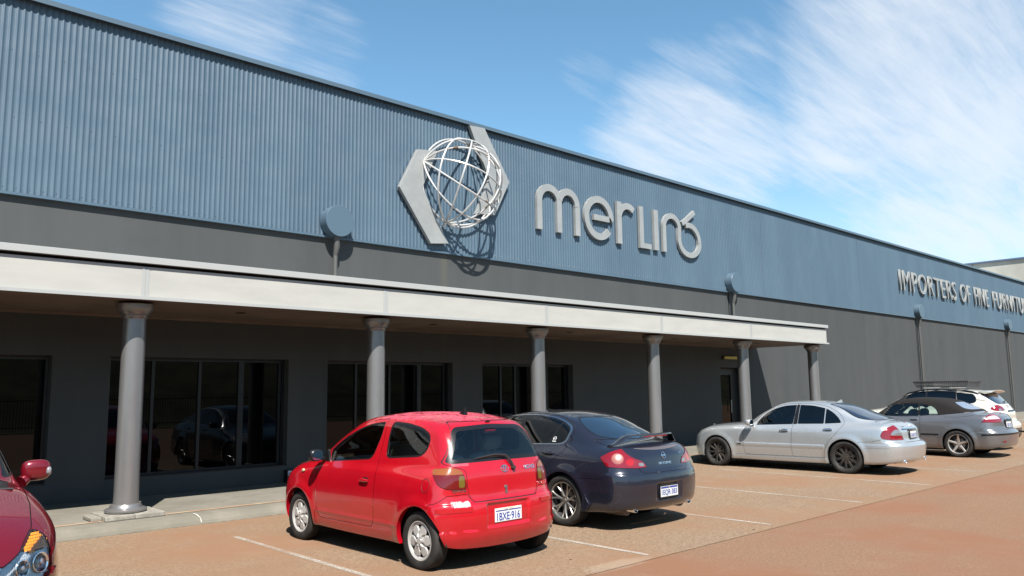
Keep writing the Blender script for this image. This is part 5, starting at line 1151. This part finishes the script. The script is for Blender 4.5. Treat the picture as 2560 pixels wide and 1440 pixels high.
p, n = mc.at(.0, .985, 'top', .30); p, n = mc.at(0, 0, 'top', .26)
MB().tube([(p[0]+.0, 0, p[2]-.005), (p[0], 0, p[2]+.02)], .006, 8).tube([(p[0], .028*math.cos(t), p[2]+.05+.028*math.sin(t)) for t in np.linspace(0, 2*math.pi, 25)[:-1]], .004, 6, True).tube([(p[0], 0, p[2]+.05), (p[0], 0, p[2]+.076)], .003, 5).tube([(p[0], 0, p[2]+.05), (p[0], .023, p[2]+.036)], .003, 5).tube([(p[0], 0, p[2]+.05), (p[0], -.023, p[2]+.036)], .003, 5).build('bonnet_ornament', M_CHROME, mc.root)
b = MB(); superell(b, (0, 0, .003), .085, .011, .006, 3); o = b.build('high_brake_lamp', M_LENSR, tk); o.matrix_local = mc.frame(*mc.at(0.06, 1.005, 'rear'))
g_ = MB(); vs = []
for i in range(17):
    y = -.46+.92*i/16; p, n = mc.at(y, .893, 'rear'); p2_, n2_ = mc.at(y, .878, 'rear'); vs += [tuple(Vector(p)+Vector(n)*.001), tuple(Vector(p)+Vector(n)*.016), tuple(Vector(p2_)+Vector(n2_)*.016), tuple(Vector(p2_)+Vector(n2_)*.001)]
g_.add(vs, [(4*i+j, 4*i+j+1, 4*i+j+5, 4*i+j+4) for i in range(16) for j in range(3)]).build('boot_garnish', M_CHROME, tk)
ring_badge(mc, .03, .942, .036, .030, M_CHROME, [[(0, 0), (0, .030)], [(0, 0), (.030, -.016)], [(0, 0), (-.030, -.016)]], thick=.006)
mc.text('E 280', -.36, .925, .030, M_CHROME, sx=1.2, ext=.002, offset=.0006)
plate(mc, .0, .775, '1GHK·071', frame=True, xpos=4.672, tilt=.05, band=False)
exhaust(mc, 4.70, -.58, .27, .036, .2); exhaust(mc, 4.70, .58, .27, .036, .2)
MB().box(4.05, 4.5, -.55, .55, .22, .30).build('silencer', mat('silencer_steel', (.12, .10, .09), .6, .6), mc.root, bevel=.03)
seats(mc, (2.0,), .50, M_SEATG); seats(mc, (2.9,), .52, M_SEATD, ys=(-.34, .34), w_=.30, hgt=.5); dash(mc, 1.52, .80, M_DASH)

# ---------------------------------------------------------------- grey soft top convertible
P_GREY = metallic_flake('grey_paint', (.15, .15, .156), .65, .32)
sb = Car('grey_convertible', Shape(**SH_SAAB), P_GREY, 'grey two door convertible with black fabric roof, between the silver sedan and the white wagon', 'convertible', h=.022)
for v in ('L', 'R'):
    sb.cut('side_window', v, rounded([(1.60, .995), (1.80, 1.13), (2.02, 1.258), (2.394, 1.283), (2.695, 1.277), (2.71, .975), (2.113, .962)], [.02, .1, .05, .1, .01, .01, .1]), G_CLEAR, -.004, border=.008)
    sb.cut('quarter_window', v, rounded([(2.735, .975), (2.72, 1.276), (3.009, 1.225), (3.117, 1.145), (3.172, 1.012)], [.01, .01, .1, .1, .02]), G_CLEAR, -.004, border=.008)
rw = sb.cut('rear_window', 'rear', rounded([(-.36, 1.312), (.36, 1.312), (.48, 1.24), (.55, 1.16), (.42, 1.135), (-.42, 1.135), (-.55, 1.16), (-.48, 1.24)], .06), mat('rear_plastic', (.10, .13, .18), .18, spec=.9, coat=1.), .001)
def gsoft(M):
    x, y, z = M[0].T; zs_ = np.interp(x, [1.9, 3.17, 3.284, 3.726, 3.977, 4.10, 4.2], [1.0, 1.0, 1.015, 1.060, 1.098, 1.12, 1.3]); return np.maximum(zs_-z, 1.99+.30*y*y*0+.0*z-x)
m, q = nmat('roof_fabric', (.010, .009, .009), .95, spec=.2); c = q.coord(); q.bump(q.noise(c, 300, 2, .6), .3, .002); q.bump(q.noise(q.mapping(c, (1, 3, 1)), 2.5, 4, .6), .35, .03)
ft = cutg(sb, 'fabric_roof', gsoft, m, gap=.004, off=.003)
lampB = rounded([(-.948, .843), (-.797, .99), (-.66, 1.03), (-.50, 1.035), (-.39, .90), (-.42, .845), (-.60, .836)], [.02, .06, .04, .02, .04, .03, .03])
for v, f in (('CL', lambda p: p), ('CR', neg)):
    sb.cut('tail_lamp', v, f(lampB), M_LENSR, .005, gap=.002, sub=[('white_lens', f(rounded([(-.860, .912), (-.780, .975), (-.60, 1.0), (-.50, .99), (-.43, .915)], .03)), mat('lens_pale', (.30, .25, .26), .12, coat=1.))])
tk = sb.cut('boot_lid', 'rear', rounded([(-.60, 1.10), (.60, 1.10), (.50, 1.0), (.40, .86), (.42, .70), (.38, .665), (-.38, .665), (-.42, .70), (-.40, .86), (-.50, 1.0)], .03), P_GREY, gap=.003)
for v in ('L', 'R'):
    sb.cut('door', v, rounded([(1.36, .28), (2.68, .28), (2.74, .40), (2.752, .533), (2.757, .97), (2.30, .955), (1.60, .985), (1.42, .93), (1.38, .70)], .04), P_GREY, gap=.003)
    sb.cut('rub_strip', v, rounded([(1.42, .515), (2.745, .520), (2.745, .552), (1.42, .548)], .01), sb.black, .006); sb.cut('rub_strip', v, rounded([(2.76, .520), (3.18, .520), (3.185, .552), (2.76, .552)], .012), sb.black, .006)
def gstrip(M):
    x, y, z = M[0].T; return np.maximum(np.abs(z-(.548+.02*np.clip((x-4.1)/.5, 0, 1)))-.018, 4.12-x)
cutg(sb, 'rub_strip', gstrip, sb.black, off=.006)
sb.seam_line('L', [(3.30, .985), (3.33, .955), (3.60, .955), (3.90, .99), (3.98, 1.045)], .0025); sb.seam_line('L', [(4.05, .64), (3.92, .625), (3.86, .60)], .0025); sb.seam_line('L', [(4.10, .64), (4.20, .74), (4.22, .80)], .0025)
for v, f in (('FL', lambda p: p), ('FR', neg)): sb.cut('headlight', v, f(rounded([(.42, .64), (.62, .64), (.86, .74), (.90, .82), (.60, .78)], .04)), M_LENSC, .003, gap=.002)
sb.cut('windscreen', 'front', rounded([(-.66, 1.03), (.66, 1.03), (.54, 1.33), (-.54, 1.33)], .06), G_CLEAR, -.004, border=.03)
sb.finish((M_LINE_D, 1.3, 3.6))
sb.place(21.849, 10.398, 0.)
four_wheels(sb, .325, .235, .225, (5, .052, .046, 0, .028, .060), mat('alloy_pale', (.42, .40, .37), .3, .7), 1.53, (.1, .5, .33, .3))
MB().tube([(3.6, -.60, .325), (3.6, .60, .325)], .04, 12).build('rear_axle', M_BARREL, sb.root)
handle(sb, 'L', 2.62, .885, P_GREY, .19, .032)
mirrors(sb, 1.62, .96, 1.0, P_GREY, .11, .09, .07, reach=.08)
ring_badge(sb, 0, .930, .034, .034, M_CHROME, thick=.012); plate(sb, .0, .785, '1DKL·952', xpos=4.472, tilt=.1, band=False)
b = MB(); superell(b, (0, 0, .002), .09, .011, .006, 3); o = b.build('high_brake_lamp', M_LENSR, tk); o.matrix_local = sb.frame(*sb.at(0., 1.03, 'rear'))
p, n = sb.at(-.55, .40, 'rear'); o = MB().box(-.07, .07, -.014, .014, 0, .004).build('reflector', M_LENSR, sb.root); o.matrix_local = sb.frame(p, n)
MB().box(-.24, .24, -.05, .0, 0, .01).build('plate_recess', sb.black, tk).matrix_local = sb.frame(*sb.at(0, .90, 'rear'))
seats(sb, (2.05,), .52, M_SEATD); seats(sb, (2.95,), .54, M_SEATD, ys=(-.30, .30), w_=.26, hgt=.42); dash(sb, 1.50, .84, M_DASH)

# ---------------------------------------------------------------- white wagon with roof basket
P_WHT = mat('white_paint', (.40, .385, .34), .28, spec=.5, coat=1.)
su = Car('white_wagon', Shape(**SH_SUV), P_WHT, 'white wagon with a black wire roof basket, furthest car along the wall', 'wagon', h=.025)
for v in ('L', 'R'):
    w1 = su.cut('side_window', v, rounded([(1.62, 1.18), (2.221, 1.47), (2.50, 1.575), (2.78, 1.605), (2.80, 1.20)], [.02, .1, .1, .01, .01]), G_TINT, -.004)
    w2 = su.cut('side_window', v, rounded([(2.85, 1.20), (2.84, 1.607), (3.20, 1.602), (3.56, 1.583), (3.60, 1.24)], .012), G_DARK, -.004)
    w3 = su.cut('quarter_window', v, rounded([(3.635, 1.25), (3.60, 1.580), (4.02, 1.535), (4.10, 1.43), (4.105, 1.32), (4.03, 1.275)], [.01, .01, .05, .05, .05, .03]), G_DARK, -.004)
    su.cut('pillar_trim', v, rounded([(1.58, 1.165), (2.2, 1.475), (2.49, 1.587), (2.80, 1.620), (3.20, 1.615), (3.60, 1.594), (3.62, 1.24), (2.80, 1.185)], .03), su.black, -.002)
    su.cut('door', v, rounded([(1.36, .38), (2.80, .38), (2.82, 1.16), (2.82, 1.64), (2.48, 1.61), (2.18, 1.50), (1.55, 1.18), (1.40, 1.0)], .04), P_WHT, gap=.004); su.cut('door', v, rounded([(2.80, .38), (3.22, .38), (3.32, .75), (3.60, .98), (3.63, 1.30), (3.60, 1.62), (2.82, 1.64), (2.82, 1.16)], .04), P_WHT, gap=.004)
rw = su.cut('rear_window', 'rear', rounded([(-.60, 1.535), (-.62, 1.44), (-.55, 1.30), (-.45, 1.25), (.45, 1.25), (.55, 1.30), (.62, 1.44), (.60, 1.535)], .05), mat('rear_glass_grey', (.012, .018, .03), .03, spec=.9, coat=1.), .001, border=.015)
lampW = smooth_loop([(-.80, 1.12), (-.74, 1.19), (-.62, 1.225), (-.50, 1.21), (-.40, 1.15), (-.38, 1.085), (-.50, 1.07), (-.72, 1.07)], 5)
for v, f in (('CL', lambda p: p), ('CR', neg)): su.cut('tail_lamp', v, f(lampW), M_LENSR, .005, gap=.002, sub=[('clear_lens', f([(-.64, 1.05), (-.60, 1.13), (-.52, 1.13), (-.52, 1.05)]), M_LENSC), ('clear_lens', f([(-.46, 1.085), (-.46, 1.13), (-.39, 1.13), (-.38, 1.085)]), M_LENSC)])
su.cut('tailgate', 'rear', rounded([(-.66, 1.575), (.66, 1.575), (.70, 1.45), (.62, 1.22), (.50, 1.10), (.54, .78), (-.54, .78), (-.50, 1.10), (-.62, 1.22), (-.70, 1.45)], .04), P_WHT, gap=.004)
for v, f in (('FL', lambda p: p), ('FR', neg)): su.cut('headlight', v, f(rounded([(.44, .80), (.66, .80), (.90, .92), (.70, .96)], .04)), M_LENSC, .003, gap=.002)
su.cut('windscreen', 'front', rounded([(-.72, 1.20), (.72, 1.20), (.58, 1.56), (-.58, 1.56)], .06), G_TINT, -.004, border=.03)
cutg(su, 'lower_bumper', lambda M: np.maximum(M[0][:, 2]-.60, 4.15-M[0][:, 0]), mat('bumper_brown', (.07, .05, .04), .6), off=.002)
su.finish((M_LINE_D, 1.4, 4.3)); su.place(24.30, 11.10, 0., .97)
four_wheels(su, .36, .24, .235, (5, .06, .05, 0, .03, .06), M_ALLOY, 1.60, (.1, .5, .33, .3))
MB().tube([(3.7, -.60, .36), (3.7, .60, .36)], .04, 12).build('rear_axle', M_BARREL, su.root)
s_ = MB(); vs = []
for i in range(13):
    y = -.60+1.2*i/12; k_ = 1-.25*abs(y/.6)**4; vs += [(4.15, y, 1.628-.045*(y/.6)**2), (4.40, y, 1.632-.045*(y/.6)**2), (4.40+.09*k_, y, 1.632-.05*(y/.6)**2), (4.40+.085*k_, y, 1.612-.05*(y/.6)**2), (4.30, y, 1.575-.045*(y/.6)**2)]
s_.add(vs, [(5*i+j, 5*i+(j+1) % 5, 5*i+5+(j+1) % 5, 5*i+5+j) for i in range(12) for j in range(5)]+[(0, 1, 2, 3, 4), (64, 63, 62, 61, 60)], True).build('roof_spoiler', P_WHT, su.root)
plate(su, 0, .965, '1CTV·604', xpos=4.745, tilt=.12, band=False); ring_badge(su, 0, 1.175, .055, .03, M_ALLOY, thick=.02)
MB().box(-.26, .26, 0, .03, 0, .02).build('plate_recess', su.black, su.root).matrix_local = su.frame(*su.at(0, 1.045, 'rear'))
def onr(y, z, l=.012): p, n = su.at(y, z, 'rear'); return Vector(p)+Vector(n)*l
MB().tube([onr(.0, 1.25, .02), onr(.10, 1.30, .03), onr(.40, 1.33, .02)], [.014, .010, .006]).build('rear_wiper', M_WIPER, su.root)
MB().tube([(4.80, 0, .52), (5.02, 0, .50), (5.06, 0, .52)], .025, 10).build('tow_bar', su.black, su.root); b = MB(); superell(b, (5.06, 0, .585), .03, .03, .03, 2); b.build('tow_ball', M_CHROME, su.root)
mirrors(su, 2.0, 1.0, 1.12, P_WHT, .12, .10, .08, reach=.08)
rr_ = MB()
for sg_ in (-1, 1):
    pts = [Vector((x, sg_*.60, su.at(sg_*.60, 0, 'top', x)[0][2]+h_)) for x, h_ in ((2.15, -.005), (2.3, .035), (2.7, .05), (3.2, .05), (3.7, .05), (4.0, .04), (4.15, -.005))]
    MB().tube(pts, .020, 8).build('roof_rail', su.black, su.root)
for x in (2.75, 3.45): MB().box(x-.03, x+.03, -.62, .62, 1.695, 1.72).build('roof_bar', mat('roof_bar_alloy', (.40, .40, .40), .4, .6), su.root, bevel=.006)
bk = tag(empty('roof_basket', (24.30, 11.10-3.16*.97, 1.725*.97)), 'black wire luggage basket strapped on the roof bars of the white wagon', 'basket')
mw = mat('basket_wire', (.02, .02, .02), .5); x0_, x1_, wy, zt, zb_ = -.66, .68, .50, .155, .01
MB().tube([(x0_-.06, -wy-.05, zt), (x1_+.05, -wy-.05, zt), (x1_+.05, wy+.05, zt), (x0_-.06, wy+.05, zt)], .024, 8, True).build('top_rail', mw, bk)
MB().tube([(x0_, -wy, zb_), (x1_, -wy, zb_), (x1_, wy, zb_), (x0_, wy, zb_)], .012, 8, True).build('bottom_rail', mw, bk)
msh = MB()
for i in range(27):
    x = x0_+(x1_-x0_)*i/26
    msh.tube([(x-.06*(1-i/26)+.05*(i/26), -wy-.05, zt), (x, -wy, zb_), (x, wy, zb_), (x-.06*(1-i/26)+.05*(i/26), wy+.05, zt)], .0065, 4)
for k_ in (1, 2): zz = zb_+(zt-zb_)*k_/3; e_ = .05*k_/3; msh.tube([(x0_-e_, -wy-e_, zz), (x1_+e_, -wy-e_, zz), (x1_+e_, wy+e_, zz), (x0_-e_, wy+e_, zz)], .0065, 4, True)
for y in np.linspace(-wy, wy, 9)[1:-1]: msh.tube([(x0_-.06, y, zt), (x0_, y, zb_), (x1_, y, zb_), (x1_+.05, y, zt)], .0065, 4)
msh.build('wire_mesh', mw, bk); bk.rotation_euler = (0, 0, math.radians(-90)); bk.scale = (.97,)*3
seats(su, (2.15,), .74, M_SEATG); seats(su, (3.1,), .76, M_SEATG, ys=(-.34, .34), w_=.30, hgt=.5); dash(su, 1.62, 1.0, M_DASH)

# ---------------------------------------------------------------- maroon people mover, nose outwards
P_MAR = metallic_flake('maroon_paint', (.125, .003, .009), .35, .28)
mv = Car('maroon_people_mover', Shape(**SH_MPV), P_MAR, 'dark maroon people mover with clear headlight, cut off by the left edge', 'people mover', 'cars parked tail in along the pavement', h=.02)
for v in ('L', 'R'):
    mv.cut('side_window', v, rounded([(1.35, 1.14), (2.05, 1.56), (2.35, 1.62), (2.40, 1.14)], .04), G_TINT, -.004, border=.02)
    mv.cut('side_window', v, rounded([(2.48, 1.14), (2.45, 1.63), (3.45, 1.64), (3.45, 1.14)], .04), G_DARK, -.004, border=.02)
    mv.cut('quarter_window', v, rounded([(3.53, 1.14), (3.53, 1.64), (4.55, 1.60), (4.65, 1.20)], .05), G_DARK, -.004, border=.02)
    mv.cut('door', v, rounded([(1.40, .36), (2.42, .36), (2.44, 1.66), (2.30, 1.66), (2.0, 1.58), (1.30, 1.14), (1.38, .9)], .04), P_MAR, gap=.003)
P_HL = mat('headlamp_chrome', (.42, .44, .46), .30, metal=.5, coat=.5)
lampV = rounded([(-.02, .60), (.40, .545), (.78, .555), (.87, .60), (.905, .70), (.88, .80), (.845, .865), (.80, .895), (.70, .83), (.52, .765), (.30, .72), (.10, .69)], .03)
# outline in the 45 degree nose chart, from points measured on the skin
lampV = rounded([(.43, .60), (.62, .545), (.80, .575), (.882, .62), (.885, .725), (.902, .824), (.858, .872), (.793, .851), (.633, .765), (.553, .727), (.465, .69)], [.03, .03, .03, .04, .05, .04, .03, .04, .04, .04, .03])
HLP = {}
amb = rounded([(.648, .770), (.72, .812), (.80, .846), (.852, .862), (.898, .835), (.893, .765), (.80, .748), (.70, .745)], .015)
for v, f in (('FL', lambda p: p), ('FR', neg)):
    g = field(mv.M, v, f(lampV), mv.L); mv._seam(g, .003, -.006); g = field(mv.M, v, f(lampV), mv.L); ins, mv.M, _ = clip(mv.M, g); HLP[v] = ins
def fluted(sg_, inside, m, name, depth, par=None):
    """reflector made of forward facing flutes following the lens"""
    mb = MB(); ys = np.arange(.42, .905, .016); zs_ = np.arange(.53, .90, .016)
    yy_, zz_ = np.meshgrid(ys, zs_[:-1]+.008, indexing='ij'); n = yy_.size; t = np.arange(0, 1.3, .004)
    Pp = np.stack([np.broadcast_to(-.3+t[None, :], (n, len(t))), np.broadcast_to(yy_.reshape(-1, 1), (n, len(t))), np.broadcast_to(zz_.reshape(-1, 1), (n, len(t)))], -1)
    ins_ = (mv.sh.F(Pp.reshape(-1, 3)) < 0).reshape(n, len(t)); X_ = np.where(ins_.any(1), -.3+t[np.argmax(ins_, 1)], np.nan).reshape(yy_.shape)
    for i in range(len(ys)-1):
        for j in range(len(zs_)-1):
            x0_, x1_ = X_[i, j], X_[i+1, j]
            if np.isnan(x0_): continue
            ym, zm = (ys[i]+ys[i+1])/2, zz_[0, j]
            xm_ = x0_ if np.isnan(x1_) else (x0_+x1_)/2
            if not inside(view2d(np.array([[xm_, -ym, zm]]), 'FL', mv.L)): continue
            x = (x1_ if not np.isnan(x1_) and x1_ < x0_+.12 else x0_+.03)+depth; x2 = x+.05; c_, d_ = zs_[j], zs_[j+1]
            y0_, y1_ = sg_*ys[i], sg_*ys[i+1]; mb.add([(x, y0_, c_), (x, y1_, c_), (x+.004, y1_, d_), (x+.004, y0_, d_)], [(0, 1, 2, 3)]); mb.add([(x, y1_, c_), (x2, y1_, c_), (x2, y1_, d_), (x, y1_, d_)], [(0, 1, 2, 3)])
    return mb.build(name, m, par or mv.root, fix=False)
mv.cut('front_grille', 'front', rounded([(-.50, .60), (.50, .60), (.56, .70), (-.56, .70)], .03), M_CHROME, .004, gap=.003)
ws_ = mv.cut('windscreen', 'front', rounded([(-.80, 1.10), (-.4, 1.07), (.4, 1.07), (.80, 1.10), (.66, 1.64), (-.66, 1.64)], .06), G_TINT, -.004, border=.05)
def bonnet(M):
    x, y, z = M[0].T; w_ = np.interp(x, [0, .15, .45, .8, 1.15], [.56, .62, .76, .815, .835]); return np.maximum(np.maximum(np.abs(y)-w_, x-1.13-.0*y), (.70-z))
bn = cutg(mv, 'bonnet', bonnet, P_MAR, gap=.0035)
mv.finish((M_LINE_D, 1.0, 4.8)); mv.place(.57, 5.72, math.pi)
four_wheels(mv, .352, .22, .225, (5, .06, .05, 0, .03, .06), M_ALLOY, 1.70, (.1, .5, .33, .3))
for v, sg_ in (('L', -1), ('R', 1)):
    # reflector bowls behind the lens
    for (x, y, z, r_) in ((.20, .665, .665, .055), (.305, .775, .675, .066)):
        p, n = mv.at(0, 0, 'front') if False else (mv.sh.hit((x-.8, sg_*(y+.5), z), (.8, -sg_*.5, 0), 1.6), None)
        if p is None: continue
        n = np.array([-.80, sg_*.55, .1]); M_ = mv.frame(p, n, lift=-.004)
        MB().lathe([(r_, .0), (r_*.93, .006), (r_*.86, 0), (r_*.45, -.030)], 32).build('lamp_bowl', M_CHROME, mv.root, fix=False).matrix_local = M_
        b = MB(); superell(b, (0, 0, -.012), r_*.52, r_*.52, .02, 2); b.build('lamp_projector', mat('projector', (.20, .22, .25), .08, .5, coat=1.), mv.root).matrix_local = M_
P_LENSG = glassy('lens_glass', (.95, .96, .97), f0=1.38)
for v, sg_ in (('FL', -1), ('FR', 1)):
    o = skin_object('headlight', HLP[v], P_LENSG, mv.root, .002)
    M_back = [HLP[v][0]-HLP[v][1]*.11, HLP[v][1], HLP[v][2]]; skin_object('lamp_housing', M_back, mat('lamp_housing', (.26, .27, .28), .35, metal=.4), o)
    fluted(sg_, lambda u: sdf_poly(u, amb)[0] < 0, mat('lens_orange', (.62, .23, .006), .25, coat=.6), 'indicator_lens', .012, o)
    fluted(sg_, lambda u: sdf_poly(u, lampV)[0] < -.012 and sdf_poly(u, amb)[0] > .008, P_HL, 'lamp_reflector', .045, o)
for sg_ in (-1, 1):
    mb = MB(); superell(mb, (1.70, sg_*1.035, 1.155), .065, .105, .083, 3.0); o = mb.build('side_mirror', P_MAR, mv.root)
    MB().tube([(1.66, sg_*.93, 1.07), (1.69, sg_*.98, 1.10)], [.05, .035], 10).build('mirror_arm', P_MAR, o)
    mb = MB(); superell(mb, (1.682, sg_*1.118, 1.145), .055, .024, .036, 2.6); mb.build('side_repeater', mat('lens_clear_bright', (.20, .205, .215), .15, metal=.3, coat=1.), o)
seats(mv, (2.0,), .70, M_SEATG); dash(mv, 1.35, 1.0, M_DASH)
MB().tube([(1.02, -.75, 1.085), (1.05, -.1, 1.11)], .012, 6).build('windscreen_wiper', mv.black, mv.root)
